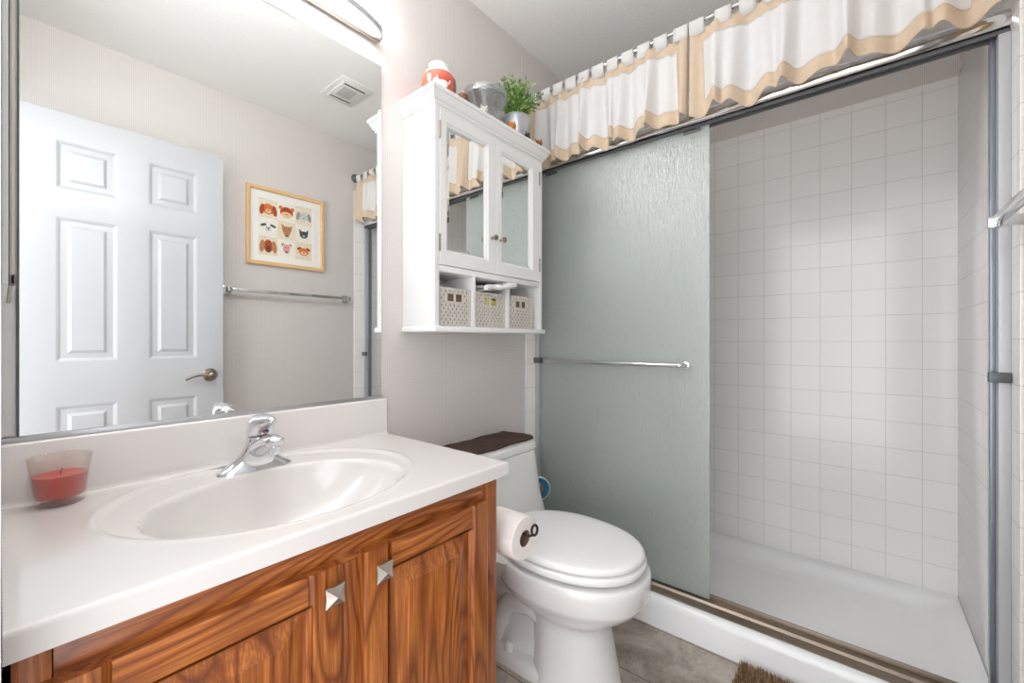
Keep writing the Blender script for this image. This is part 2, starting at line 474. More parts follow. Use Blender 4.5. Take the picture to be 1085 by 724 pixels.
# door lying open in front of the opposite wall (seen in the mirror)
def door():
    y0, y1 = -1.425, -1.39; x0, x1, z0, z1 = .037, .741, .012, 2.014
    pans = []
    for a, b in ((.142, .336), (.440, .632)):
        for c, d in ((1.693, 1.899), (.968, 1.580), (.22, .785)): pans.append((a, b, c, d))
    g = G()
    panel_front(g, x0, x1, z0, z1, pans, [(.006, -.002), (.016, -.009), (.036, -.008), (.048, -.001)], lambda u, v, d: Vector((u, y1 + d, v)))
    panel_front(g, x0, x1, z0, z1, pans, [(.006, -.002), (.016, -.009), (.036, -.008), (.048, -.001)], lambda u, v, d: Vector((u, y0 - d, v)))
    for p in ([(x0, y0), (x1, y0)], [(x1, y0), (x1, y1)], [(x1, y1), (x0, y1)], [(x0, y1), (x0, y0)]):
        if p[0][1] == p[1][1]: continue
        g.poly([Vector((p[0][0], p[0][1], z0)), Vector((p[1][0], p[1][1], z0)), Vector((p[1][0], p[1][1], z1)), Vector((p[0][0], p[0][1], z1))])
    for z in (z0, z1): g.poly([Vector((x0, y0, z)), Vector((x1, y0, z)), Vector((x1, y1, z)), Vector((x0, y1, z))])
    bmesh.ops.remove_doubles(g.bm, verts=g.bm.verts, dist=1e-5)
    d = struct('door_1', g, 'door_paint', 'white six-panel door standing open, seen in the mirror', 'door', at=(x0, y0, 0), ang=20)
    hx, hz = .682, .882
    g = G(); g.lathe((hx, y1, hz), [(.033, 0), (.033, .004), (.028, .010), (.016, .013), (.013, .030), (.016, .034), (.016, .05), (.011, .054), (0.001, .055)], 28, 'Y')
    pts, rr = [], []
    for k in range(15):
        t = k / 14; pts.append((hx - .004 - t * .105, y1 + .044 - .004 * sin(t * pi), hz + .012 * sin(t * pi * .9) - .016 * t * t - .004)); rr.append(.0105 - .0045 * t + (.001 if k == 14 else 0))
    g.tube(pts, rr, 12)
    obj('door_handle', g, 'pewter', d, label='satin pewter lever handle on a round rose')
    g = G()
    for z in (.25, 1.05, 1.8): g.box(x0 - .012, x0 + .002, y0 + .002, y0 + .016, z - .045, z + .045, .003)
    obj('hinge', g, 'pewter', d)
    g = G(); g.box(x1 - .001, x1 + .0012, y0 + .006, y1 - .006, hz - .028, hz + .028, .0005); obj('latch_plate', g, 'pewter', d)
door()
# ------------------------------------------------------------------ vanity unit
VX1, VYF, VTOP = .778, -.506, .727
def vanity():
    r = root('vanity_cabinet', (.39, -.25, 0), 'orange-brown oak vanity cabinet with two raised-panel doors under the sink counter', 'cabinet')
    g = G()
    g.box(.004, .018, VYF + .018, -.004, .0, VTOP); g.box(VX1 - .016, VX1, VYF + .012, -.004, .0, VTOP, .001)
    g.box(.018, VX1 - .016, VYF + .018, -.004, .09, .105)
    g.box(.018, VX1 - .016, -.012, -.004, .105, VTOP)
    obj('carcass', g, 'oak_z', r)
    g = G(); g.box(.018, VX1 - .016, -.45, -.44, 0.0, .09); obj('toe_kick', g, 'oak_x', r)
    # face frame: stiles and rails
    for a, b in ((.004, .034), (.360, .410), (VX1 - .052, VX1)):
        g = G(); g.box(a, b, VYF, VYF + .019, .09, VTOP if a != .360 else .6715, .0015); obj('frame_stile', g, 'oak_z', r)
    for a, b, c, d in ((.0345, .3595, .09, .125), (.4105, VX1 - .0525, .09, .125), (.0345, VX1 - .0525, .672, VTOP)):
        g = G(); g.box(a, b, VYF - .0004 if c > .5 else VYF + .0006, VYF + .019, c, d, .001); obj('frame_rail', g, 'oak_x', r)
    g = G(); g.box(.02, VX1 - .02, VYF + .0195, VYF + .021, .1, VTOP - .002); obj('gap_backing', g, 'dark_gap', r)  # dark sheet behind the frame, its colour standing in for shade in the gaps
    for i, (a, b, pm, kx) in enumerate(((.025, .363, 'oak_panel', .343), (.407, .728, 'oak_panel2', .436))):
        z0, z1 = .108, .684; st = .056; yb, yf = VYF - .001, VYF - .020
        d = G()
        F = lambda u, v, dd: Vector((u, yf - dd, v))
        # raised centre panel
        pu0, pu1, pv0, pv1 = a + st - .006, b - st + .006, z0 + st - .006, z1 - st + .006
        panel_front(d, pu0, pu1, pv0, pv1, [(pu0, pu1, pv0, pv1)], [(.0065, -.011), (.010, -.011), (.043, -.002), (.0445, -.001)], lambda u, v, dd: Vector((u, yf - dd + .0, v)))
        d.box(pu0, pu1, yf + .0125, yb, pv0, pv1)
        dr = obj('door', d, pm, r, ang=12)
        # stiles full height, profiled on the inner edge
        def stick(g, p):   # loop points already placed
            g.rings(p, True, True)
        def profile(w):    # (across, depth) outline of a frame member, outer edge at 0 and inner edge at w
            return [(0, -.001), (0, .0165), (.0035, .0185), (.006, .019), (w - .010, .019), (w - .008, .0165), (w - .004, .0145), (w, .011), (w, -.001)]
        for side in (0, 1):
            s = G(); pr = profile(st); lp = []
            for zz in (z0, z1): lp.append([Vector(((a + u) if side == 0 else (b - u), yb + .0 - dep + .0, zz)) for u, dep in pr])
            s.rings(lp, True, True)
            obj('door_stile', s, 'oak_z', dr, ang=25)
        for side in (0, 1):
            s = G(); pr = profile(st); lp = []
            for xx in (a + st - .0005, b - st + .0005): lp.append([Vector((xx, yb - dep, (z0 + u) if side == 0 else (z1 - u))) for u, dep in pr])
            s.rings(lp, True, True)
            obj('door_rail', s, 'oak_x', dr, ang=25)
        k = G(); kz = .645
        # pyramid knob with concave sides, on a short stem
        k.lathe((kx, yf - .012, kz), [(.007, 0.014), (.006, .004), (.008, 0)], 14, 'Y')
        yk = yf - .012
        def sq(h, y, cc=.0):
            q = []
            for (sx, sz) in ((-1, -1), (1, -1), (1, 1), (-1, 1)):
                q.append(Vector((kx + sx * h, y, kz + sz * h)))
                nx, nz = {(-1, -1): (0, -1), (1, -1): (1, 0), (1, 1): (0, 1), (-1, 1): (-1, 0)}[(sx, sz)]
                q.append(Vector((kx + nx * (h - cc), y, kz + nz * (h - cc))))
            return q
        k.rings([sq(.012, yk + .002), sq(.0165, yk - .003, .0015), sq(.0165, yk - .006, .0015), sq(.0003, yk - .014, 0)], True, True)
        obj('knob', k, 'steel', dr, ang=25, label='square pyramid nickel knob')
vanity()

CT = .760
def counter():
    r = root('sink_counter', (.4, -.26, VTOP), 'glossy white cultured marble counter with moulded oval basin', 'countertop')
    X0, X1, Y0 = -.0015, .797, -.528
    R = .006; TH = CT - VTOP - .0005
    NX, NY = 150, 110
    colsx = [(X0 + (X1 - R - X0) * i / NX, 0.0) for i in range(NX + 1)]
    roll = [(R * sin(a), R * (1 - cos(a))) for a in [radians(90 * k / 6) for k in range(1, 7)]]
    colsx += [(X1 - R + dx, dz) for dx, dz in roll] + [(X1, TH)]
    rowsy = [(0.0 + (Y0 + R) * j / NY, 0.0) for j in range(NY + 1)] + [(Y0 + R - dy, dz) for dy, dz in roll] + [(Y0, TH)]
    def sm(a, b, x):
        t = max(0, min(1, (x - a) / (b - a))); return t * t * (3 - 2 * t)
    def hz(x, y):
        z = 0.0
        ro = sqrt(((x - .377) / .283) ** 2 + ((y + .25) / .234) ** 2)
        z -= .0035 * (1 - sm(.965, 1.0, ro))
        z += .0012 * exp(-((ro - 1.015) / .02) ** 2)
        rb = sqrt(((x - .375) / .228) ** 2 + ((y + .305) / .173) ** 2)
        z -= .004 * (1 - sm(1.0, 1.05, rb))
        if rb < 1.02:
            q = max(0.0, 1 - (rb / 1.02) ** 2.6); z -= .125 * q ** .8
        return z
    rows = []
    for y, dzy in rowsy:
        rows.append([Vector((x, y, CT - max(dzx, dzy) + (hz(x, y) if dzx == 0 and dzy == 0 else 0))) for x, dzx in colsx])
    g = G(); vs = g.grid(rows)
    # underside of the overhang
    low = [Vector((X0, Y0, CT - TH)), Vector((X1, Y0, CT - TH)), Vector((X1, 0, CT - TH)), Vector((X0, 0, CT - TH))]
    inn = [Vector((X0, Y0 + .03, CT - TH)), Vector((X1 - .03, Y0 + .03, CT - TH)), Vector((X1 - .03, -.002, CT - TH)), Vector((X0, -.002, CT - TH))]
    g.poly([low[0], low[1], inn[1], inn[0]]); g.poly([low[1], low[2], inn[2], inn[1]])
    o = obj('counter_basin', g, 'marble', r, ang=60, recalc=False)
    o.data.flip_normals()
    g = G(); pr = [(-.0005, CT - .002), (-.028, CT - .0005), (-.0235, CT + .003), (-.0205, CT + .010), (-.0195, .866), (-.0165, .8705), (-.012, .872), (-.0005, .872)]
    g.prism(pr, 0, X0, X1 - .004)
    obj('backsplash', g, 'marble', r, ang=50)
    g = G(); g.lathe((.375, -.307, CT - .146), [(.004, 0), (.012, .0035), (.022, .004), (.024, .001), (.024, -.004)], 28); obj('drain', g, 'chrome', r)
counter()

# mirror
def mirror():
    r = root('wall_mirror', (.4, 0, .873), 'large frameless mirror over the counter reflecting door and dog picture', 'mirror')
    g = G(); g.box(.019, .781, -.006, -.0005, .882, 1.945, .0008); obj('mirror_pane', g, 'mirror', r, ang=20)
    g = G(); g.box(-.002, .783, -.010, -.0005, .8725, .882, .0012); obj('bottom_channel', g, 'alu', r)
    g = G(); g.box(.0165, .019, -.0075, -.0005, .882, 1.945); obj('side_channel', g, 'darkmetal', r)
mirror()
# medicine cabinet edge on left wall
def medicine():
    r = root('medicine_cabinet', (.0, -.2, 1.12), 'thin grey metal-framed medicine cabinet on the left wall beside the mirror', 'cabinet')
    y0, y1, z0, z1 = -.43, -.035, 1.125, 1.93
    g = G(); g.box(WL + .0005, .0035, y0, y1, z0, z1, .001); obj('back_box', g, 'white_paint', r)
    g = G(); g.box(.0036, .006, y0 + .012, y1 - .012, z0 + .012, z1 - .012); obj('mirror_pane', g, 'mirror', r)
    g = G()
    for a, b, c, d in ((y0, y0 + .014, z0, z1), (y1 - .014, y1, z0, z1), (y0, y1, z0, z0 + .014), (y0, y1, z1 - .014, z1)):
        g.box(.0036, .0095, a, b, c, d, .002)
    obj('metal_frame', g, 'steel', r)
medicine()

# ------------------------------------------------------------------ faucet
def faucet():
    fx, fy, z0 = .382, -.098, CT - .0045
    r = root('faucet', (fx, fy, z0), 'chrome single-handle centerset faucet behind the basin', 'faucet')
    N = 40
    def ell(cx, cy, z, a, b, n=2.0):
        L = []
        for i in range(N):
            t = 2 * pi * i / N; c, s = cos(t), sin(t)
            L.append(Vector((cx + a * math.copysign(abs(c) ** (2 / n), c), cy + b * math.copysign(abs(s) ** (2 / n), s), z)))
        return L
    g = G()
    secs = [(0, .080, .027, 0), (.004, .080, .027, 0), (.008, .0765, .025, 0), (.014, .066, .0245, 0), (.022, .054, .024, 0), (.032, .043, .0245, -.003),
            (.044, .035, .0250, -.008), (.058, .0290, .0255, -.014), (.072, .0265, .0255, -.020), (.081, .0255, .0250, -.023), (.083, .0245, .0240, -.023)]
    g.rings([ell(fx, fy + o, z0 + z, a, b, 2.1) for z, a, b, o in secs])
    obj('faucet_body', g, 'chrome', r, ang=50)
    # spout: broad, sweeping up and forward
    g = G(); L = []
    for k in range(15):
        t = k / 14
        y = fy - .012 - t * .112; zc = z0 + .046 + .033 * sin(t * pi * .55) + .002 * t; 
        a = .0250 - .0060 * t; b = .026 - .013 * t
        if k == 14: a *= .55; b *= .55
        if k == 13: a *= .88; b *= .88
        L.append([Vector((fx + a * cos(2 * pi * i / 24), y - .004 * sin(2 * pi * i / 24), zc + b * sin(2 * pi * i / 24))) for i in range(24)])
    g.rings(L)
    sp = obj('spout', g, 'chrome', r, ang=60)
    g = G(); g.lathe((fx, fy - .106, z0 + .054), [(.0105, 0), (.0115, .002), (.0115, .016), (.010, .018)], 24)
    obj('aerator', g, 'chrome', sp)
    # handle: domed cap leaning forward into a lever lip
    g = G()
    hs = [(.0840, .0262, .0262, -.023), (.088, .0278, .0285, -.024), (.098, .0285, .031, -.026), (.108, .0280, .035, -.031), (.117, .0265, .038, -.036), (.124, .0235, .0365, -.040), (.1295, .0175, .030, -.042), (.133, .009, .018, -.041), (.134, .001, .002, -.040)]
    L = []
    for z, a, b, o in hs:
        lp = []
        for i in range(N):
            t = 2 * pi * i / N; yy = b * sin(t); fw = max(0, -sin(t))
            lp.append(Vector((fx + a * cos(t) * (1 - .25 * fw * min(1, max(0, (z - .095) / .03))), fy + o + yy - fw * .022 * min(1, max(0, (z - .100) / .02)), z0 + z + fw * .002)))
        L.append(lp)
    g.rings(L)
    h = obj('handle', g, 'chrome', r, ang=60)
    g = G(); g.blob((fx - .003, fy - .0565, z0 + .096), .004, .0016, .0028, 0, 2); g.blob((fx + .0045, fy - .0565, z0 + .096), .0035, .0016, .0028, 1, 2)
    obj('temperature_mark', g, ['red_dot', 'blue_dot'], h)
    g = G(); g.lathe((fx, fy - .023, z0 + .0825), [(.0250, 0), (.0250, .0018)], 32); obj('seam_ring', g, 'dark_seal', r)
faucet()

# candle tumbler
def candle():
    cx, cy = .068, -.062
    r = root('candle_tumbler', (cx, cy, CT), 'red-orange candle in clear flared glass at left end of the counter', 'candle')
    prof = [(0.0005, 0), (.0315, 0), (.0325, .002), (.0335, .012), (.035, .03), (.038, .055), (.0425, .084), (.0430, .0855), (.0422, .0865), (.0412, .0855), (.0366, .055), (.0337, .03), (.0320, .0145), (.030, .0125), (0.0005, .0125)]
    g = G(); g.lathe((cx, cy, CT + .0005), prof, 48); obj('glass', g, 'glass', r, ang=40)
    wx = [(0.0005, .0130), (.0298, .0130), (.0317, .0148), (.0334, .03), (.0360, .0525), (.0355, .0535), (.02, .0525), (.008, .0515), (.0005, .0515)]
    g = G(); g.lathe((cx, cy, CT + .0005), wx, 48); w = obj('wax', g, 'wax', r, ang=40)
    g = G(); g.tube([(cx, cy, CT + .051), (cx + .0005, cy, CT + .058), (cx + .0025, cy, CT + .063)], .0009, 8); obj('wick', g, 'iron', w)
candle()

# ------------------------------------------------------------------ vanity light
def vanity_light():
    r = root('vanity_light', (.40, 0, 2.02), 'bow-fronted vanity light with glowing frosted shade above the mirror', 'light fixture')
    x0, x1, zb = .022, .767, 2.010; xc = (x0 + x1) / 2; hw = (x1 - x0) / 2
    g = G(); g.box(x0, x1, -.016, -.0005, zb, zb + .145, .004); obj('backplate', g, 'steel', r)
    g = G(); g.box(x0 - .001, x1 + .001, -.026, -.016, zb - .002, zb + .014, .003); obj('bottom_rail', g, 'pewter', r)
    def bow(t, ins, dep):   # t 0..1 from the left end round the front to the right end
        a = pi * (1 - t); n = 2.6
        c, s = cos(a), sin(a)
        return (xc + (hw - ins) * math.copysign(abs(c) ** (2 / n), c), -.020 - dep * abs(s) ** (2 / n))
    K = 60
    g = G(); rows = []
    for (ins, dep, z) in ((.010, .072, zb + .006), (.008, .075, zb + .010), (.008, .075, zb + .08), (.012, .068, zb + .118), (.02, .05, zb + .128)):
        rows.append([Vector((*bow(k / K, ins, dep), z)) for k in range(K + 1)])
    vs = g.grid(rows)
    # closed underside and back: frosted diffuser
    for lp in (rows[0], rows[-1]): g.poly(lp)
    g.poly([rows[0][0], rows[0][-1], rows[2][-1], rows[2][0]])
    obj('shade', g, 'shade', r, ang=50)
    g = G(); L = []
    for k in range(K + 1):
        x, y = bow(k / K, -.001, .083); x2, y2 = bow(k / K, .007, .0765)
        L.append([Vector((x, y, zb)), Vector((x, y, zb + .018)), Vector((x2, y2, zb + .018)), Vector((x2, y2, zb))])
    g.rings(L); obj('front_band', g, 'alu', r, ang=40)
    for sx in (x0 + .012, x1 - .012, xc):
        g = G(); g.box(sx - .007, sx + .007, -.04, -.022, zb - .0005, zb + .016, .002); g.lathe((sx, -.034, zb - .004), [(.004, .0), (.005, .002), (.005, .006)], 12)
        obj('bracket', g, 'steel', r)
vanity_light()

# ------------------------------------------------------------------ wall cabinet above the toilet
CX0, CX1, CYF = .868, 1.450, -.165
TOP = 1.858
def wall_cabinet():
    r = root('wall_cabinet', ((CX0 + CX1) / 2, -.08, 1.088), 'white wall cabinet with two mirrored doors and open cubbies above the toilet', 'cabinet')
    g = G()
    g.box(CX0, CX0 + .0195, CYF, -.001, 1.105, 1.815, .001); g.box(CX1 - .0195, CX1, CYF, -.001, 1.105, 1.815, .001)
    g.box(CX0 + .0195, CX1 - .0195, -.010, -.001, 1.105, 1.815)
    g.box(CX0 + .0195, CX1 - .0195, CYF + .0005, -.010, 1.281, 1.300, .0008)
    g.box(CX0 + .0195, CX1 - .0195, CYF + .0005, -.010, 1.803, 1.815, .0008)
    obj('carcass', g, 'white_paint', r, ang=30)
    g = G(); g.box(CX0 - .006, CX1 + .011, -.175, -.001, 1.087, 1.105, .003); obj('bottom_board', g, 'white_paint', r)
    for a, b in ((1.0400, 1.0530), (1.2240, 1.2375)):
        g = G(); g.box(a, b, CYF + .001, -.0105, 1.105, 1.2808, .001); obj('divider', g, 'white_paint', r)
    # crown moulding: stepped profile carried round three sides
    pr = [(.0, 1.810), (.004, 1.810), (.006, 1.818), (.011, 1.821), (.014, 1.830), (.019, 1.838), (.020, 1.843), (.025, 1.845), (.025, 1.856), (.023, TOP), (-.02, TOP)]
    g = G(); L = []
    for o, z in pr:
        L.append([Vector((CX0 - o, -.001, z)), Vector((CX0 - o, CYF - .0005 - o, z)), Vector((CX1 + o, CYF - .0005 - o, z)), Vector((CX1 + o, -.001, z))])
    g.rings(L, True, True)
    obj('crown', g, 'white_paint', r, ang=25)
    for i, (a, b, m0, m1, kx) in enumerate(((.8885, 1.1585, .926, 1.108, 1.134), (1.1605, 1.4295, 1.198, 1.374, 1.182))):
        z0, z1, v0, v1 = 1.3025, 1.8015, 1.354, 1.757
        g = G(); yd = CYF - .0015
        F = lambda u, v, d: Vector((u, yd - d, v))
        prv = None
        for (a2, b2, c2, d2, dd) in ((a, b, z0, z1, -.019), (a, b, z0, z1, -.0015), (a + .0015, b - .0015, z0 + .0015, z1 - .0015, 0), (m0 - .009, m1 + .009, v0 - .009, v1 + .009, 0), (m0 - .006, m1 + .006, v0 - .006, v1 + .006, -.004), (m0, m1, v0, v1, -.008), (m0, m1, v0, v1, -.019)):
            cur = [F(a2, c2, dd), F(b2, c2, dd), F(b2, d2, dd), F(a2, d2, dd)]
            if prv:
                for q in range(4):
                    w = (q + 1) % 4; g.poly([prv[q], prv[w], cur[w], cur[q]])
            prv = cur
        bmesh.ops.remove_doubles(g.bm, verts=g.bm.verts, dist=1e-6)
        d = obj('door', g, 'white_paint', r, ang=15)
        g = G(); ym = yd + .0085
        def rc(ins, y): return [Vector((m0 + ins, y, v0 + ins)), Vector((m1 - ins, y, v0 + ins)), Vector((m1 - ins, y, v1 - ins)), Vector((m0 + ins, y, v1 - ins))]
        g.rings([rc(0.0002, ym + .004), rc(0.0002, ym + .0022), rc(.010, ym + .0012)], True, True)
        obj('mirror_pane', g, 'mirror', d, ang=1)
        g = G(); g.lathe((kx, yd, 1.430), [(.006, 0), (.005, -.003), (.0045, -.010), (.008, -.014), (.0108, -.019), (.0095, -.0245), (.004, -.0275), (.0005, -.028)], 20, 'Y')
        obj('knob', g, 'pewter', d, label='small round pewter knob')
        hx = a if i == 0 else b
        for hz in (1.372, 1.733):
            g = G(); g.box(hx - .003, hx + .003, yd - .0022, yd + .010, hz - .028, hz + .028, .001)
            for q in range(4): g.lathe((hx, yd - .0012, hz - .026 + q * .0135), [(.003, 0), (.003, .0115)], 10)
            obj('hinge', g, 'pewter', d)
wall_cabinet()

# wicker baskets in the cubbies
def basket(x0, x1, label, spec):
    y0, y1, z0, z1 = -.156, -.020, 1.106, 1.232
    r = root('wicker_basket', ((x0 + x1) / 2, (y0 + y1) / 2, 1.1055), label, 'basket', 'wicker baskets in the cabinet cubbies')
    xc = (x0 + x1) / 2; hw, hh = .036, .031; hz = 1.201
    g = G()
    ns = max(9, int((x1 - x0) / .0125)); rows = int((z1 - z0) / .0058)
    def strand_wall(P, L, hole):
        # upright strands weaving over and under thin hoops
        n = max(8, int(L / .0092)); nr = 11
        for k in range(n + 1):
            u = L * k / n
            segs = [(z0, z1)]
            if hole and abs(u - L / 2) < hw: segs = [(z0, hz - hh / 2), (hz + hh / 2, z1)]
            for a, b in segs:
                m = max(4, int((b - a) / .0028)); pts = []
                for i in range(m + 1):
                    z = a + (b - a) * i / m
                    pts.append(P(u, z, .0022 * cos(pi * nr * (z - z0) / (z1 - z0) + pi * (k % 2))))
                g.tube(pts, .0037, 6)
        for k in range(nr):
            z = z0 + (z1 - z0) * (k + .5) / nr
            segs = [(0, L)]
            if hole and abs(z - hz) < hh * .5 + .002: segs = [(0, L / 2 - hw), (L / 2 + hw, L)]
            for a, b in segs: g.tube([P(a, z, .0), P(b, z, .0)], .0019, 6)
    strand_wall(lambda u, z, d: Vector((x0 + .003 + u, y0 + .003 - d, z)), x1 - x0 - .006, True)
    strand_wall(lambda u, z, d: Vector((x0 + .003 - d, y0 + .003 + u, z)), y1 - y0 - .006, False)
    strand_wall(lambda u, z, d: Vector((x1 - .003 + d, y0 + .003 + u, z)), y1 - y0 - .006, False)
    strand_wall(lambda u, z, d: Vector((x0 + .003 + u, y1 - .003 + d, z)), x1 - x0 - .006, False)
    g.box(x0 + .004, x1 - .004, y0 + .004, y1 - .004, z0, z0 + .004)
    obj('weave', g, 'wicker', r, ang=60)
    g = G(); rp = [(x0 + .004, y0 + .004), (x1 - .004, y0 + .004), (x1 - .004, y1 - .004), (x0 + .004, y1 - .004)]
    for i in range(4):
        p, q = rp[i], rp[(i + 1) % 4]; n = 30; pts = []
        for k in range(n + 1): pts.append(Vector((p[0] + (q[0] - p[0]) * k / n, p[1] + (q[1] - p[1]) * k / n, z1 - .002 + .0008 * cos(k * pi))))
        g.tube(pts, .0042, 8)
    obj('rim', g, 'wicker', r, ang=60)
    g = G(); yb = y0 - .0005
    for (a, b, c, d) in ((xc - hw, xc + hw, hz + hh / 2 - .003, hz + hh / 2 + .003), (xc - hw, xc + hw, hz - hh / 2 - .003, hz - hh / 2 + .003), (xc - hw - .003, xc - hw + .003, hz - hh / 2, hz + hh / 2), (xc + hw - .003, xc + hw + .003, hz - hh / 2, hz + hh / 2), (xc - .0035, xc + .0035, hz - hh / 2, hz + hh / 2)):
        g.box(a, b, yb - .001, yb + .006, c, d, .0015)
    obj('handle_frame', g, 'wicker', r)
    g = G(); g.box(x0 + .006, x1 - .006, y0 + .0075, y0 + .0085, z0 + .005, z1 - .006); obj('weave_backing', g, spec, r, label=None)  # sheet close behind the weave; the brown one paints its dark gaps as shade
def lining_mat():
    t = NT('green_yellow_packet_print'); n = t.noise(t.obj(), 42, 2, .5, .6)
    t.set(Base_Color=t.ramp(n, [(.35, rgb(70, 110, 40)), (.46, rgb(120, 140, 60)), (.52, rgb(206, 168, 50)), (.6, rgb(220, 186, 80)), (.68, rgb(200, 205, 170))]), Roughness=.5)
    return t.m
M['packet_print'] = lining_mat()
basket(.8905, 1.0370, 'grey-white wicker basket in the left cubby, nearest the mirror', 'wicker_shade')
basket(1.0570, 1.2200, 'grey-white wicker basket in the middle cubby showing green and yellow contents', 'packet_print')
basket(1.2410, 1.3940, 'grey-white wicker basket in the right cubby, nearest the shower', 'wicker_shade')

def packet():
    g = G(); rows = []; NXp, NYp = 26, 12
    for layer in range(3):
        rows = []
        for j in range(NYp + 1):
            v = j / NYp; row = []
            for i in range(NXp + 1):
                u = i / NXp
                x = 1.075 + .008 * layer + u * (.150 - .012 * layer) + .004 * sin(7 * v)
                y = -.186 + v * .12 - .01 * u + .006 * sin(5 * u + layer) + .006 * layer
                z = 1.2385 + layer * .0085 + .021 * u * (1 - .2 * v) - .004 * (1 - v) + .0022 * sin(9 * u + 3 * v + layer * 2) + .0016 * sin(17 * u - 5 * v)
                row.append(Vector((x, y, z)))
            rows.append(row)
        g.grid(rows)
    # rolled front fold joining the layers
    pts = [Vector((1.08 + .145 * k / 20, -.188 - .01 * k / 20 + .005 * sin(5 * k / 20), 1.243 + .021 * k / 20 + .002 * sin(9 * k / 20))) for k in range(21)]
    g.tube(pts, [.0095 + .002 * sin(k * .9) for k in range(21)], 10, flat=.9)
    o = obj('plastic_packet', g, 'packet', None, ang=70, at=(1.15, -.13, 1.235)); solidify(o, .0012)
    tag(o, 'folded white plastic packet lying on top of the middle wicker basket', 'packet')
packet()

# ------------------------------------------------------------------ things on top of the cabinet
def jar():
    cx, cy = .936, -.106
    r = root('candle_jar', (cx, cy, TOP), 'coral-red round candle jar with white top on the cabinet end near the mirror', 'candle jar')
    g = G(); g.lathe((cx, cy, TOP + .0003), [(.001, 0), (.034, 0), (.045, .008), (.055, .03), (.0575, .052), (.0545, .072), (.049, .084)], 40, cap1=False); 
    b = obj('jar_body', g, 'jar_red', r, ang=60)
    g = G(); g.lathe((cx, cy, TOP + .0003), [(.049, .084), (.045, .092), (.038, .100), (.033, .106), (.032, .118), (.033, .121), (.001, .122)], 40, cap0=False)
    obj('jar_neck', g, 'jar_lid', r, ang=60, label='frosted white shoulder and neck')
    g = G()
    # painted grey leaf on the right shoulder
    for sx, k in ((1, 0), (1, 1)):
        rows = []
        for j in range(9):
            v = j / 8; row = []
            for i in range(7):
                u = i / 6 - .5; wdt = .6 * sin(pi * v)
                ang = radians(-58 + k * 34) + u * wdt; z = .022 + v * .058 - k * .012
                rr = .0 + [(.0455 + (.055 - .045) * min(1, z / .03)) if z < .03 else (.055 + .0025 * sin(pi * (z - .03) / .045)) if z < .075 else .0535 - (z - .075) * .6][0] + .0012
                row.append(Vector((cx + rr * cos(ang), cy + rr * sin(ang), TOP + z)))
            rows.append(row)
        g.grid(rows)
    obj('painted_leaf', g, 'jar_grey', b, ang=60)
jar()

def figure(name, c, mats, label, cat, s=1.0, kind='animal', rz=0.0):
    """a little glazed animal: body, head, ears, feet and tail in one mesh"""
    g = G(); Rm = Matrix.Rotation(rz, 3, 'Z'); c = Vector(c)
    def P(x, y, z): return c + Rm @ Vector((x * s, y * s, z * s))
    if kind == 'animal':
        g.blob(P(0, 0, .0115), .014 * s, .0095 * s, .0095 * s, 0, 3, Rm)
        g.blob(P(.0125, 0, .0195), .0075 * s, .007 * s, .0068 * s, 0, 3, Rm)
        g.blob(P(.0185, 0, .0178), .0038 * s, .0035 * s, .003 * s, 1, 2, Rm)
        for q in (-1, 1):
            g.blob(P(.0105, q * .0048, .0262), .002 * s, .0022 * s, .0036 * s, 0, 2, Rm)
            g.blob(P(.009, q * .006, .0035), .0036 * s, .003 * s, .0036 * s, 0, 2, Rm); g.blob(P(-.008, q * .0065, .0036), .0046 * s, .0034 * s, .0037 * s, 0, 2, Rm)
        g.tube([P(-.012, 0, .012), P(-.0165, .001, .015), P(-.018, .002, .020)], [.0022 * s, .0018 * s, .001 * s], 8, 0)
    else:   # shell-backed creature: domed ridged shell and head
        g.blob(P(0, 0, .010), .017 * s, .013 * s, .012 * s, 0, 3, Rm)
        for q in range(5): g.blob(P(-.010 + q * .005, 0, .0195 - .0006 * (q - 2) ** 2), .0024 * s, .008 * s, .003 * s, 1, 2, Rm)
        g.blob(P(.0175, 0, .0125), .0058 * s, .0052 * s, .0056 * s, 1, 2, Rm)
        for q in (-1, 1):
            for w in (-1, 1): g.blob(P(w * .009, q * .010, .003), .0042 * s, .0038 * s, .003 * s, 0, 2, Rm)
    # keep its feet on the surface
    low = min(v.co.z for v in g.bm.verts)
    bmesh.ops.translate(g.bm, verts=g.bm.verts, vec=Vector((0, 0, c.z - low)))
    o = obj(name, g, mats, None, ang=80, at=tuple(c)); tag(o, label, cat, 'tiny glazed figurines on the cabinet top')
    return o
figure('animal_figurine', (.893, -.172, TOP), ['fig_white', 'fig_amber'], 'tiny cream and white figurine in front of the coral candle jar', 'figurine', 1.4, 'animal', 2.4)
figure('animal_figurine', (.986, -.172, TOP), ['fig_brown', 'fig_white'], 'tiny brown and cream shell-backed figurine between the candle jar and the clear dish', 'figurine', 1.3, 'shell', .3)
figure('animal_figurine', (1.083, -.175, TOP), ['fig_white', 'fig_white'], 'tiny plain white figurine in front of the tilted clear dish', 'figurine', 1.2, 'animal', .4)
figure('animal_figurine', (1.238, -.174, TOP), ['fig_orange', 'fig_orange'], 'tiny bright orange figurine in front of the tin plant pot', 'figurine', 1.4, 'animal', .2)
figure('animal_figurine', (1.338, -.172, TOP), ['fig_black', 'fig_black'], 'tiny black figurine right of the tin plant pot', 'figurine', 1.3, 'animal', .5)
figure('animal_figurine', (1.416, -.172, TOP), ['fig_amber', 'fig_brown'], 'tiny amber-brown figurine at the shower end of the cabinet top', 'figurine', 1.3, 'animal', .2)

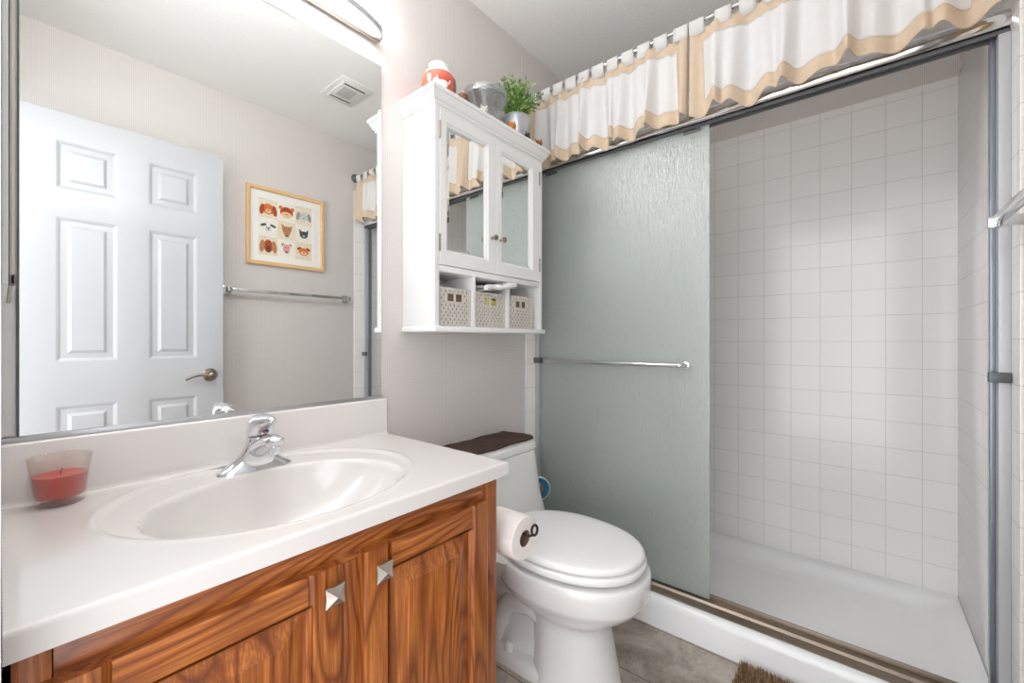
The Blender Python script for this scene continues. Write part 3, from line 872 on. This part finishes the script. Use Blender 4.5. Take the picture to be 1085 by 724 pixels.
def dish():
    c = (1.176, -.096, TOP + .0005)
    r = root('clear_bowl', c, 'clear plastic bowl with a ridged lid on the cabinet top beside the plant', 'bowl')
    g = G(); g.lathe(c, [(.001, 0), (.044, 0), (.047, .003), (.058, .040), (.072, .085), (.082, .108), (.0795, .108), (.0695, .086), (.0555, .042), (.045, .006), (.001, .0045)], 56)
    obj('bowl', g, 'acrylic', r, ang=40)
    g = G(); g.lathe(c, [(.0825, .1085), (.087, .1085), (.089, .112), (.0875, .116), (.0875, .120), (.089, .124), (.0875, .128), (.086, .136), (.080, .139), (.074, .137), (.070, .132), (.001, .132), (.001, .1295), (.0705, .1295), (.0765, .134), (.0825, .132), (.0835, .118)], 56)
    obj('lid', g, 'lid_plastic', r, ang=25)
dish()

def plant():
    cx, cy = 1.352, -.106
    r = root('potted_grass', (cx, cy, TOP), 'leafy green artificial plant in a small galvanised tin pot', 'plant')
    g = G(); g.lathe((cx, cy, TOP + .0005), [(.001, 0), (.038, 0), (.039, .001), (.0545, .108), (.0565, .109), (.057, .112), (.0555, .114), (.0535, .112), (.052, .106), (.038, .004), (.001, .004)], 40)
    obj('pot', g, 'tin', r, ang=40)
    g = G(); g.lathe((cx, cy, TOP), [(.0505, .096), (.0510, .100), (.03, .106), (.001, .108)], 28); obj('filler', g, 'soil', r)
    rnd = random.Random(11)
    g = G(); g2 = G()
    for k in range(210):
        az = rnd.uniform(0, 2 * pi); lean = rnd.uniform(.05, 1.0) ** .7; L = rnd.uniform(.09, .178) * (1 - .2 * lean)
        base = Vector((cx + .03 * lean * cos(az) * rnd.random(), cy + .03 * lean * sin(az) * rnd.random(), TOP + .098))
        pts = []
        for i in range(6):
            t = i / 5; out = lean * (.035 * t + .075 * t * t) * L / .14
            pts.append(base + Vector((out * cos(az), out * sin(az) * .8, L * (t - .22 * lean * t * t))))
        # stay in front of the wall
        for p in pts: p.y = min(p.y, -.006)
        g2.tube(pts, [.0011] * 5 + [.0005], 5)
        # narrow leaves up the stem
        for i in range(1, 6):
            for q in range(2):
                p = pts[i]; d = (pts[i] - pts[i - 1]).normalized(); a2 = rnd.uniform(0, 2 * pi)
                side = d.cross(Vector((cos(a2), sin(a2), .2))).normalized(); n = d.cross(side)
                ln = rnd.uniform(.015, .027); w = rnd.uniform(.0022, .0038); dr = (d * .75 + side * .65).normalized(); wv = dr.cross(n).normalized()
                idx = 0 if rnd.random() < .55 else (1 if rnd.random() < .55 else 2)
                q0 = [p, p + dr * ln * .45 + wv * w + n * .001, p + dr * ln, p + dr * ln * .45 - wv * w + n * .001]
                for z in q0: z.y = min(z.y, -.004)
                g.poly([v.copy() for v in q0], idx)
    obj('leaves', g, ['leaf', 'leaf_pale', 'leaf_dark'], r, recalc=False); obj('stems', g2, 'leaf', r)
plant()

# ------------------------------------------------------------------ toilet
TX = 1.165
def egg(cx, yc, w, lf, lb, z, n=2.2, N=56):
    L = []
    for i in range(N):
        t = 2 * pi * i / N; c, s = cos(t), sin(t)
        x = w * math.copysign(abs(c) ** (2 / n), c); y = math.copysign(abs(s) ** (2 / n), s)
        L.append(Vector((cx + x, yc - (lf if s > 0 else lb) * y, z)))
    return L
def toilet():
    r = root('toilet', (TX, -.38, 0), 'white one-piece toilet with closed elongated lid between vanity and shower', 'toilet')
    g = G()
    sec = [(0, .124, .175, .10), (.012, .124, .175, .10), (.03, .120, .170, .10), (.10, .113, .156, .10), (.17, .107, .142, .11), (.198, .107, .138, .125), (.212, .114, .150, .16), (.232, .134, .185, .21), (.262, .163, .228, .23), (.286, .181, .250, .238), (.297, .1865, .2575, .24), (.302, .188, .2595, .24), (.345, .1905, .262, .24), (.361, .1895, .261, .24), (.3665, .186, .257, .238), (.368, .180, .250, .236)]
    g.rings([egg(TX, -.47, w, lf, lb, z + (.004 if z > .25 else 0), 2.2) for z, w, lf, lb in sec])
    # rear body: trapway under the tank, and the foot flange
    g.rings([egg(TX, -.26, w, lf, lb, z, 2.6) for z, w, lf, lb in ((.03, .088, .17, .235), (.10, .072, .15, .235), (.18, .074, .16, .235), (.24, .10, .18, .235), (.30, .15, .20, .238), (.368, .185, .21, .24))])
    g.rings([egg(TX, -.30, w, lf, lb, z, 3.0) for z, w, lf, lb in ((0, .124, .26, .27), (.022, .124, .26, .27), (.034, .116, .25, .26), (.038, .10, .24, .25))])
    # trapway bulge on each flank
    for q in (-1, 1):
        pts = [(TX + q * .062, -.44, .17), (TX + q * .070, -.38, .20), (TX + q * .072, -.30, .19), (TX + q * .072, -.25, .13), (TX + q * .070, -.235, .07), (TX + q * .068, -.23, .03)]
        g.tube(pts, [.03, .034, .036, .034, .032, .03], 16)
    obj('bowl', g, 'porcelain', r, ang=55)
    g = G()
    def rr(z, w, yf, yb, n=7): 
        yc = (yf + yb) / 2; h = (yb - yf) / 2; return egg(TX, yc, w, h, h, z, n)
    g.rings([rr(.30, .20, -.235, -.02), (rr(.366, .238, -.245, -.018)), rr(.40, .238, -.232, -.017), rr(.46, .234, -.214, -.016), rr(.56, .227, -.203, -.016), rr(.622, .222, -.198, -.016), rr(.625, .218, -.194, -.018)])
    obj('tank', g, 'porcelain', r, ang=50)
    g = G(); g.rings([rr(.6265, .219, -.196, -.014), rr(.629, .2245, -.201, -.012), rr(.648, .2245, -.201, -.012), rr(.655, .221, -.197, -.014), rr(.6575, .212, -.188, -.02)])
    obj('tank_lid', g, 'porcelain', r, ang=50)
    # seat ring: closed loop profile between outer and inner eggs
    def ring(z, ins): return egg(TX, -.46, .1845 - ins, .260 - ins, .215 - ins, z + .0085, 2.15)
    g = G(); g.rings([ring(.3735, .010), ring(.3765, .002), ring(.381, 0), ring(.392, 0), ring(.397, .005), ring(.397, .06), ring(.3735, .055)], False, False, 0, True)
    obj('seat', g, 'seat_plastic', r, ang=50)
    g = G()
    def lid(z, ins): return egg(TX, -.46, .1815 - ins, .2545 - ins, .226 - ins * .4, z + .0105, 2.15)
    g.rings([lid(.4005, .006), lid(.402, .001), lid(.409, 0), lid(.4155, .004), lid(.419, .014), lid(.4215, .04), lid(.4235, .09), lid(.4245, .15)])
    obj('seat_cover', g, 'seat_plastic', r, ang=50)
    for q in (-1, 1):
        g = G(); g.box(TX + q * .075 - .022, TX + q * .075 + .022, -.262, -.236, .369, .412, .006, 0, 3); obj('seat_hinge', g, 'seat_plastic', r)
        g = G(); g.lathe((TX + q * .098, -.305, .0375), [(.016, 0), (.016, .012), (.0145, .020), (.010, .026), (.001, .028)], 22); obj('bolt_cap', g, 'seat_plastic', r)
toilet()

def tank_mat():
    g = G(); x0, x1, y0, y1 = 1.0, 1.372, -.168, -.022; zt = .658
    for lay in range(2):
        rows = []
        for j in range(17):
            v = j / 16; row = []
            for i in range(45):
                u = i / 44
                x = x0 + (x1 - x0) * u + (.006 * sin(4 * v + lay) if i in (0, 44) else 0); y = y0 + (y1 - y0) * v + .003 * sin(11 * u + lay * 2)
                z = zt + .002 + .0065 * lay + .0022 * (1 + sin(13 * u + 4 * v)) * (.4 + .6 * lay) + (.004 * exp(-((u - .96) / .04) ** 2)) * lay
                row.append(Vector((x, y, z)))
            rows.append(row)
        g.grid(rows)
    # rolled long hems joining both layers
    for yy in (y0, y1):
        pts = [Vector((x0 + (x1 - x0) * k / 30, yy + .003 * sin(11 * k / 30), zt + .0065 + .0015 * sin(13 * k / 30))) for k in range(31)]
        g.tube(pts, .0055, 8)
    o = obj('tank_cloth', g, 'brown_cloth', None, ang=70, at=(1.186, -.095, zt)); solidify(o, .003)
    tag(o, 'folded dark brown cloth mat lying on the toilet tank lid', 'cloth')
tank_mat()

# toilet paper and its iron holder on the vanity side
PX, PY0, PY1, PZ, PR = .872, -.522, -.416, .540, .056
def paper():
    r = root('toilet_paper_roll', (PX, (PY0 + PY1) / 2, PZ), 'white toilet paper roll on a black iron arm beside the vanity', 'toilet paper')
    LN = PY1 - PY0
    g = G(); g.lathe((PX, PY0, PZ), [(.0215, 0), (PR - .002, 0), (PR, .003), (PR, LN - .003), (PR - .002, LN), (.0215, LN), (.0215, 0)], 56, 'Y', cap0=False, cap1=False)
    bmesh.ops.remove_doubles(g.bm, verts=g.bm.verts, dist=1e-5)
    rows = []
    for j in range(2):
        row = []
        for i in range(22):
            a = radians(15 + i * 8); rr2 = PR + .0006 + (.0018 if i > 19 else 0)
            row.append(Vector((PX - rr2 * cos(a), PY0 + .002 + j * (LN - .004), PZ + rr2 * sin(a))))
        rows.append(row)
    g.grid(rows)
    obj('paper', g, 'toilet_paper', r, ang=40)
    g = G(); L = LN - .002
    g.lathe((PX, PY0 + .001, PZ), [(.0195, 0), (.0213, 0), (.0213, L), (.0195, L), (.0195, 0)], 32, 'Y', cap0=False, cap1=False)
    obj('core', g, 'card', r, ang=40)
    yb = PY1 + .018
    h = root('paper_holder', (VX1, yb, PZ + .01), 'black wrought-iron paper holder with curled end on the vanity side', 'paper holder')
    g = G(); g.box(VX1 + .0005, VX1 + .006, yb - .014, yb + .014, PZ - .045, PZ + .055, .003); obj('wall_plate', g, 'iron', h)
    zc = PZ + .0155
    pts = [(VX1 + .005, yb, zc + .008), (VX1 + .04, yb, zc + .006), (PX - .02, yb, zc + .002), (PX - .006, yb - .003, zc), (PX, yb - .012, zc)]
    pts += [(PX, PY1 - .01 - .0175 * k, zc - .0006 * k) for k in range(6)] + [(PX + .001, PY0 - .006, zc - .006), (PX + .005, PY0 - .012, zc - .007)]
    ce = Vector((PX + .015, PY0 - .020, zc + .007))
    for k in range(16):
        a = radians(-125 + k * 23); pts.append((ce.x + .0085 * cos(a), ce.y - .003 * cos(a), ce.z + .0135 * sin(a)))
    g = G(); g.tube(pts, .0034, 10); obj('arm', g, 'iron', h, ang=60)
paper()

# toilet brush with ring handle behind the toilet
def brush():
    cx, cy = 1.468, -.125
    r = root('toilet_brush', (cx, cy, 0), 'toilet brush with round blue ring handle behind the toilet tank', 'toilet brush')
    g = G(); g.lathe((cx, cy, .0005), [(.001, 0), (.048, 0), (.05, .003), (.046, .14), (.047, .143), (.043, .143), (.041, .006), (.001, .006)], 32); obj('canister', g, 'pale_blue', r)
    g = G(); g.tube([(cx, cy, .01), (cx, cy, .375)], .007, 12); obj('shaft', g, 'pale_blue', r)
    c = Vector((cx - .004, cy - .012, .425)); Rm = Matrix.Rotation(radians(50), 3, 'Z')
    def place(g):
        for v in g.bm.verts: v.co = Rm @ v.co + c
    g = G(); g.lathe((0, 0, 0), [(.044, .010), (.048, .012), (.050, .006), (.050, -.006), (.047, -.010), (.044, -.006)], 40, 'X', cap0=False, cap1=False); place(g)
    bmesh.ops.holes_fill(g.bm, edges=[])
    obj('ring_rim', g, 'pale_blue', r)
    g = G(); g.lathe((0, 0, 0), [(.045, .008), (.045, -.008), (.028, -.006), (.026, 0.0), (.028, .006), (.045, .008)], 40, 'X', cap0=False, cap1=False); place(g); obj('ring_grip', g, 'blue', r)
brush()

# ------------------------------------------------------------------ shower
CZ = .110      # curb top
def pan():
    r = root('shower_pan', (1.95, -.75, 0), 'white acrylic shower pan with raised curb beyond the toilet', 'shower base')
    ya, yb = -W + .0085, -.0085
    # cross-section along x: curb, floor, rear lip
    prof = [(1.538, 0), (1.5395, .085), (1.543, .100), (1.552, .1085), (1.562, CZ), (1.665, CZ), (1.678, .106), (1.690, .094), (1.705, .05), (1.725, .026), (1.76, .016), (1.95, .008), (2.20, .010), (2.262, .012), (2.288, .018), (2.302, .034), (2.312, .050), (2.326, .057), (XB - .0085, .059)]
    NY = 70; rows = []
    for j in range(NY + 1):
        y = ya + (yb - ya) * j / NY; row = []
        e = min(y - ya, yb - y)
        # rounded rise at each end
        f = 1.0
        for x, z in prof:
            zz = z
            if x > 1.668:
                lipz = .058
                d = e
                k = 0 if d > .13 else (1 if d < .02 else (.5 + .5 * cos(pi * (d - .02) / .11)))
                zz = z + (max(lipz, z) - z) * (k ** 1.4)
            row.append(Vector((x, y, zz)))
        rows.append(row)
    # finer in x
    g = G(); g.grid(rows)
    for row in (rows[0], rows[-1]): g.poly(row + [Vector((XB - .0085, row[0].y, 0))])
    o = obj('pan_shell', g, 'pan', r, ang=60)
    g = G(); g.lathe((1.98, -.36, .0095), [(.001, .002), (.03, .002), (.042, .0035), (.045, 0), (.045, -.004)], 32); obj('drain', g, 'chrome', r)
pan()

XG = 1.625
def enclosure():
    r = root('shower_door', (1.63, -.75, CZ), 'sliding shower door with rain-textured glass and chrome header', 'shower door')
    ya, yb = -W + .0085, -.0085
    # header: rounded chrome tube with dark guide channel below
    pr = []
    for k in range(17):
        a = radians(90 + k * 180 / 16); pr.append((1.636 + .030 * cos(a) * .95, 1.8760 + .0275 * sin(a)))
    pr = [(1.656, 1.9035)] + pr + [(1.656, 1.8485)]
    g = G(); g.prism(pr, 1, ya, yb); obj('header_rail', g, 'chrome', r, ang=40)
    g = G(); g.box(1.616, 1.622, ya, yb, 1.838, 1.8482, .001); g.box(1.648, 1.654, ya, yb, 1.838, 1.8482, .001); g.box(1.616, 1.654, ya, yb, 1.8465, 1.8482); obj('guide_channel', g, 'dark_seal', r)
    pr = [(1.566, CZ + .0005), (1.566, CZ + .004), (1.572, CZ + .0055), (1.600, CZ + .0065), (1.606, CZ + .014), (1.610, CZ + .014), (1.612, CZ + .0075), (1.645, CZ + .0075), (1.648, CZ + .02), (1.653, CZ + .02), (1.655, CZ + .0005)]
    g = G(); g.prism(pr, 1, ya, yb); obj('bottom_track', g, 'track', r, ang=30)
    for yy, s in ((yb, -1), (ya, 1)):
        g = G()
        a, b = sorted((yy, yy + s * .022)); g.box(1.610, 1.664, a, b, CZ + .021, 1.8365, .002)
        jm = obj('side_jamb', g, 'jamb', r)
        g = G(); a, b = sorted((yy + s * .0222, yy + s * .032)); g.box(1.634, 1.656, a, b, CZ + .021, 1.8365, .001)
        obj('jamb_edge', g, 'jamb_lip', jm)
        for z in (.965, .16):
            g = G(); a, b = sorted((yy + s * .0005, yy + s * .040)); g.box(1.600, 1.618, a, b, z - .013, z + .013, .002); obj('bumper', g, 'darkmetal', jm)
    # two sliding panels pushed to the toilet end
    for (x, y0, y1, nm) in ((XG, -.780, -.034, 'front'), (XG + .020, -.765, -.034, 'rear')):
        g = G(); g.box(x - .0025, x + .0025, y0, y1, CZ + (.0155 if nm == 'front' else .009), 1.846, .0008); p = obj('glass_panel', g, 'rain', r, ang=20)
        g = G()
        for yy in (y0 + .06, y1 - .06): g.box(x - .006, x + .006, yy - .03, yy + .03, 1.824, 1.8368, .002)
        obj('hanger', g, 'darkmetal', p)
        if nm == 'front':
            g = G(); zb, xb = .966, x - .045; pts = [(x - .003, -.075, zb), (xb + .012, -.075, zb)]
            pts = [(x - .003, -.085, zb), (xb + .014, -.085, zb)] + [(xb + .014 - .014 * sin(radians(a)), -.085 - .014 * (1 - cos(radians(a))), zb) for a in (18, 36, 54, 72, 90)]
            pts += [(xb, -.685, zb)] + [(xb + .014 * (1 - cos(radians(a))), -.685 - .014 * sin(radians(a)), zb) for a in (18, 36, 54, 72, 90)] + [(x - .003, -.699, zb)]
            g.tube(pts, .0085, 14)
            for yy in (-.085, -.699): g.lathe((x - .0028, yy, zb), [(.014, 0), (.014, -.004), (.011, -.006)], 20, 'X')
            obj('towel_bar', g, 'chrome', p, ang=50)
enclosure()

# ------------------------------------------------------------------ curtain rod and valances
RX, RZ = 1.553, 2.172
def rod():
    r = root('curtain_rod', (RX, -.75, RZ), 'slim chrome tension rod spanning above the shower door', 'curtain rod')
    g = G(); g.tube([(RX, -W + .010, RZ), (RX, -.010, RZ)], .0085, 16); obj('rod', g, 'chrome', r)
    for y, s in ((-W + .0005, 1), (-.0005, -1)):
        g = G(); g.lathe((RX, y, RZ), [(.027, 0), (.029, s * .004), (.027, s * .012), (.018, s * .02), (.012, s * .026), (.012, s * .035)], 28, 'Y'); obj('end_flange', g, 'darkmetal', r)
rod()

def valance(y0, y1, zb0, zb1, label, seed, ntab, nf):
    rnd = random.Random(seed)
    r = root('valance_curtain', (RX, (y0 + y1) / 2, RZ), label, 'curtain', 'tab-top valances over the shower')
    Wd = y0 - y1
    ph = [rnd.uniform(0, 6.28) for _ in range(5)]
    NS, NT_ = 190, 44
    tabs = [y0 - Wd * (k + .5) / ntab for k in range(ntab)]; tabs[0] = y0 - .024; tabs[-1] = y1 + .024
    pitch = Wd / ntab
    def surf(s, t):      # s 0..1 along, t 0..1 down
        y = y0 - Wd * s
        near = min(abs(y - q) for q in tabs)
        dip = .016 * min(1, max(0, (near - .022) / (pitch * .35))) if near > .022 else 0
        zt = RZ - .022 - dip * 1.0
        k = 2 * pi * nf
        w = (sin(k * s + ph[0]) + .65 * sin(2.37 * k * s + ph[1]) + .35 * sin(.47 * k * s + ph[2]))
        amp = .009 + .023 * t ** .8
        x = RX + amp * w * .62 - .004 - .010 * t
        zb = zb0 + (zb1 - zb0) * s - .008 * w + .004 * sin(2.1 * k * s + ph[3])
        z = zt + (zb - zt) * t
        yy = y + .014 * t * cos(k * s + ph[0]) * min(1, 12 * s, 12 * (1 - s)) 
        x = min(x, 1.596)
        return Vector((x, min(yy, -.004), z))
    tt, tb, se = .15, .84, .042 / Wd
    ts = [tt * i / 6 for i in range(7)] + [tt + (tb - tt) * i / 22 for i in range(1, 23)] + [tb + (1 - tb) * i / 8 for i in range(1, 9)]
    ss = [se * i / 8 for i in range(9)] + [se + (1 - 2 * se) * i / NS for i in range(1, NS + 1)] + [1 - se + se * i / 8 for i in range(1, 9)]
    P = [[surf(s, t) for s in ss] for t in ts]
    body, bord = G(), G()
    vb, vo = {}, {}
    for i in range(len(ts) - 1):
        for j in range(len(ss) - 1):
            tm, sm_ = (ts[i] + ts[i + 1]) / 2, (ss[j] + ss[j + 1]) / 2
            inner = tt < tm < tb and se < sm_ < 1 - se
            gg, vv = (body, vb) if inner else (bord, vo)
            q = []
            for (a, b) in ((i, j), (i, j + 1), (i + 1, j + 1), (i + 1, j)):
                if (a, b) not in vv: vv[(a, b)] = gg.bm.verts.new(P[a][b])
                q.append(vv[(a, b)])
            gg.bm.faces.new(q)
    solidify(obj('curtain_panel', body, 'white_cloth', r, ang=80), .0014)
    solidify(obj('linen_border', bord, 'tan_cloth', r, ang=80, label='tan linen border band'), .0022)
    for y in tabs:
        g = G(); rows = []
        s = (y0 - y) / Wd; base = surf(max(0, min(1, s)), .03)
        path = [(base.x - .0035, base.z - .012), (RX - .0115, RZ - .012), (RX - .0120, RZ)]
        path += [(RX + .012 * cos(radians(a)), RZ + .012 * sin(radians(a))) for a in range(165, -1, -15)]
        path += [(RX + .0115, RZ - .012), (base.x + .0035, base.z - .012)]
        tw = rnd.uniform(.0235, .0265)
        for (x, z) in path: rows.append([Vector((x, y + tw - 2 * tw * q / 4, z)) for q in range(5)])
        g.grid(rows); solidify(obj('tab', g, 'white_cloth', r, ang=80), .0016)
valance(-.022, -.728, 1.846, 1.850, 'white tab-top valance with tan borders, on the half of the rod near the cabinet', 5, 11, 5.2)
valance(-.734, -1.462, 1.846, 1.872, 'white tab-top valance with tan borders, on the half of the rod away from the cabinet', 21, 10, 4.3)

# ------------------------------------------------------------------ things on the door-side wall
def picture():
    x0, x1, z0, z1 = .881, 1.328, 1.498, 1.952; yw = -W
    r = root('framed_picture', ((x0 + x1) / 2, yw, z0), 'light wood framed picture of nine watercolour dog heads on the wall', 'picture')
    fw = .022; g = G(); L = []
    for (ins, d) in ((0, .0005), (0, .020), (.003, .022), (fw - .006, .022), (fw, .017), (fw, .006)):
        L.append([Vector((x0 + ins, yw + d, z0 + ins)), Vector((x1 - ins, yw + d, z0 + ins)), Vector((x1 - ins, yw + d, z1 - ins)), Vector((x0 + ins, yw + d, z1 - ins))])
    g.rings(L, True, False); obj('frame', g, 'maple', r, ang=25)
    a, b, c, d = .947, 1.258, 1.558, 1.886
    g = G(); y = yw + .007
    F = lambda u, v, dd: Vector((u, y + dd, v))
    panel_front(g, x0 + fw, x1 - fw, z0 + fw, z1 - fw, [(a, b, c, d)], [(.0, 0), (.002, -.0025)], F)
    obj('mat_board', g, 'mat_board', r, ang=20)
    def mk(n, c): M[n] = plain(n, rgb(*c), .8, var=.12, scale=60)
    mk('print_cream', (232, 218, 196)); mk('print_pale', (238, 233, 222)); mk('ink_rust', (170, 74, 34)); mk('ink_orange', (214, 122, 60)); mk('ink_tan', (186, 130, 84)); mk('ink_peach', (240, 190, 150))
    mk('ink_grey', (150, 154, 152)); mk('ink_dark', (74, 76, 76)); mk('ink_pink', (222, 160, 150)); mk('ink_light', (206, 208, 204)); mk('ink_brown', (112, 54, 34)); mk('ink_blue', (120, 142, 160))
    mats = ['print_cream', 'print_pale', 'ink_rust', 'ink_orange', 'ink_tan', 'ink_peach', 'ink_grey', 'ink_dark', 'ink_pink', 'ink_light', 'ink_brown', 'ink_blue']
    I = {n: i for i, n in enumerate(mats)}
    g = G(); yp = yw + .0046; cw, ch = (b - a - .004) / 3, (d - c - .004) / 3
    lay = [0]
    def el(cx, cz, rx, rz, m, rot=0.0, n=22):
        lay[0] += 1; pts = []
        for k in range(n):
            t = 2 * pi * k / n; u, v = rx * cos(t), rz * sin(t)
            pts.append(Vector((cx + u * cos(rot) - v * sin(rot), yp + .00006 * lay[0], cz + u * sin(rot) + v * cos(rot))))
        g.poly(pts[::-1], I[m])
    def pg(pts, m):
        lay[0] += 1; g.poly([Vector((x, yp + .00006 * lay[0], z)) for x, z in pts], I[m])
    for i in range(3):
        for j in range(3):
            u0 = a + .002 + i * cw; v0 = c + .002 + j * ch
            g.poly([Vector((u0, yp, v0)), Vector((u0 + cw, yp, v0)), Vector((u0 + cw, yp, v0 + ch)), Vector((u0, yp, v0 + ch))], (i + j) % 2)
    def cell(i, j): lay[0] = 0; return a + .002 + (i + .5) * cw, c + .002 + (2 - j + .5) * ch
    def face(x, z, eye='ink_dark', dz=.006, w=.011):
        for q in (-1, 1): el(x + q * w, z + dz, .0024, .0026, eye)
        el(x, z - .010, .0045, .0034, eye)
    x, z = cell(0, 0); el(x, z, .034, .031, 'ink_orange'); [el(x + q * .034, z - .006, .013, .031, 'ink_rust', q * .15) for q in (-1, 1)]; el(x, z - .012, .015, .012, 'ink_peach'); face(x, z)
    x, z = cell(1, 0); el(x, z + .002, .037, .033, 'ink_rust'); [el(x + q * .034, z + .026, .012, .012, 'ink_orange') for q in (-1, 1)]; el(x, z - .012, .031, .018, 'ink_peach'); face(x, z, 'ink_brown')
    x, z = cell(2, 0); el(x, z, .030, .028, 'ink_light'); [el(x + q * .034, z - .002, .011, .027, 'ink_grey', q * .2) for q in (-1, 1)]; face(x, z)
    x, z = cell(0, 1); el(x, z - .004, .026, .022, 'print_pale'); [el(x + q * .026, z + .012, .018, .0075, 'ink_dark', -q * .35) for q in (-1, 1)]; el(x, z - .010, .017, .013, 'ink_light'); el(x, z - .002, .012, .004, 'ink_blue'); face(x, z)
    x, z = cell(1, 1); pg([(x - .030, z + .040), (x - .014, z + .026), (x + .014, z + .026), (x + .034, z + .034), (x + .026, z - .004), (x + .010, z - .038), (x - .006, z - .038), (x - .024, z - .002)][::-1], 'ink_tan'); el(x + .002, z - .030, .007, .006, 'ink_dark'); [el(x + q * .012, z + .008, .003, .003, 'ink_brown') for q in (-1, 1)]
    x, z = cell(2, 1); el(x, z - .006, .025, .022, 'ink_dark'); [pg([(x + q * .028, z + .030), (x + q * .008, z + .010), (x + q * .026, z - .002)], 'ink_dark') for q in (-1, 1)]; el(x, z - .014, .010, .007, 'ink_grey')
    x, z = cell(0, 2); el(x, z - .002, .024, .038, 'ink_rust'); [el(x + q * .033, z - .004, .014, .036, 'ink_tan', q * .12) for q in (-1, 1)]; el(x, z - .016, .012, .018, 'ink_brown'); face(x, z)
    x, z = cell(1, 2); el(x, z - .002, .020, .028, 'ink_pink'); [pg([(x + q * .030, z + .030), (x + q * .010, z + .026), (x + q * .026, z + .010)], 'ink_tan') for q in (-1, 1)]; el(x, z - .020, .006, .006, 'ink_dark'); [el(x + q * .008, z + .006, .003, .003, 'ink_brown') for q in (-1, 1)]
    x, z = cell(2, 2); el(x, z - .004, .030, .024, 'ink_orange'); [el(x + q * .028, z + .014, .014, .008, 'ink_rust', -q * .5) for q in (-1, 1)]; el(x, z - .012, .020, .010, 'ink_peach'); face(x, z)
    bmesh.ops.recalc_face_normals(g.bm, faces=g.bm.faces)
    obj('print', g, mats, r, ang=20, recalc=False)
picture()

def towel_bar():
    x0, x1, z = .787, 1.478, 1.335; yb = -1.442
    r = root('towel_bar', ((x0 + x1) / 2, -W, z), 'square chrome towel bar on the wall below the dog picture', 'towel bar')
    g = G(); g.box(x0 + .010, x1 - .010, yb - .009, yb + .009, z - .009, z + .009, .002); obj('bar', g, 'chrome', r)
    for x in (x0, x1):
        g = G(); g.box(x - .019, x + .019, -W + .0005, -W + .009, z - .024, z + .024, .003); g.box(x - .011, x + .011, -W + .009, yb + .012, z - .012, z + .012, .002)
        obj('post', g, 'chrome', r)
towel_bar()

def vent():
    x0, x1, y0, y1 = 1.105, 1.292, -1.085, -.84; z = CEIL
    r = root('ceiling_vent', ((x0 + x1) / 2, (y0 + y1) / 2, z), 'white rectangular louvred ceiling vent, seen in the mirror', 'vent')
    g = G(); g.box(x0, x1, y0, y1, z - .008, z - .0005, .003); g.box(x0 + .025, x1 - .025, y0 + .03, y1 - .03, z - .014, z - .008, .003)
    obj('faceplate', g, 'vent_paint', r)
    g = G(); g.box(x0 + .05, x1 - .06, y0 + .075, y1 - .075, z - .0148, z - .0141); obj('grille_backing', g, 'slot', r)
    g = G()
    for k in range(9): 
        yy = y0 + .08 + k * .0105
        g.box(x0 + .05, x1 - .06, yy, yy + .004, z - .0165, z - .0149)
    obj('louvre', g, 'vent_paint', r)
    for a, b in ((y0 + .042, y0 + .050), (y1 - .052, y1 - .042)):
        g = G(); g.box(x0 + .036, x1 - .036, a, b, z - .0149, z - .0141); obj('air_slot', g, 'black_slot', r)
vent()

# ------------------------------------------------------------------ shag bath mat
def rug():
    x0, x1, y0, y1 = .98, 1.525, -1.33, -.895
    r = root('bath_mat', ((x0 + x1) / 2, (y0 + y1) / 2, 0), 'shaggy brown bath mat on the floor against the shower curb', 'bath mat')
    g = G(); g.box(x0 + .012, x1 - .012, y0 + .012, y1 - .012, .0005, .009, .003); obj('backing', g, 'fig_brown', r)
    rnd = random.Random(3); g = G()
    for k in range(15000):
        x = rnd.uniform(x0 + .008, x1 - .008); y = rnd.uniform(y0 + .008, y1 - .008)
        if rnd.random() < .35: x = x1 - .008 - rnd.random() * .16
        if rnd.random() < .35: y = y1 - .008 - rnd.random() * .2
        h = rnd.uniform(.018, .030); a = rnd.uniform(0, 2 * pi); l = rnd.uniform(.002, .011); w = rnd.uniform(.0012, .0022); b = rnd.uniform(0, 2 * pi)
        p = Vector((x, y, .006)); m = p + Vector((l * .4 * cos(a), l * .4 * sin(a), h * .6)); t = p + Vector((l * cos(a), l * sin(a), h)); s = Vector((w * cos(b), w * sin(b), 0))
        i = 0 if rnd.random() < .45 else (1 if rnd.random() < .6 else 2)
        vs = [g.bm.verts.new(q) for q in (p - s, p + s, m + s, m - s, t)]
        g.bm.faces.new((vs[0], vs[1], vs[2], vs[3])).material_index = i; g.bm.faces.new((vs[3], vs[2], vs[4])).material_index = i
    for i, c in enumerate(((164, 132, 102), (120, 90, 64), (198, 168, 134))): M['pile%d' % i] = plain('brown_shag_pile_%d' % i, rgb(*c), .9, var=.2, scale=70)
    o = obj('pile', g, ['pile0', 'pile1', 'pile2'], r, recalc=False); o['kind'] = 'stuff'
rug()
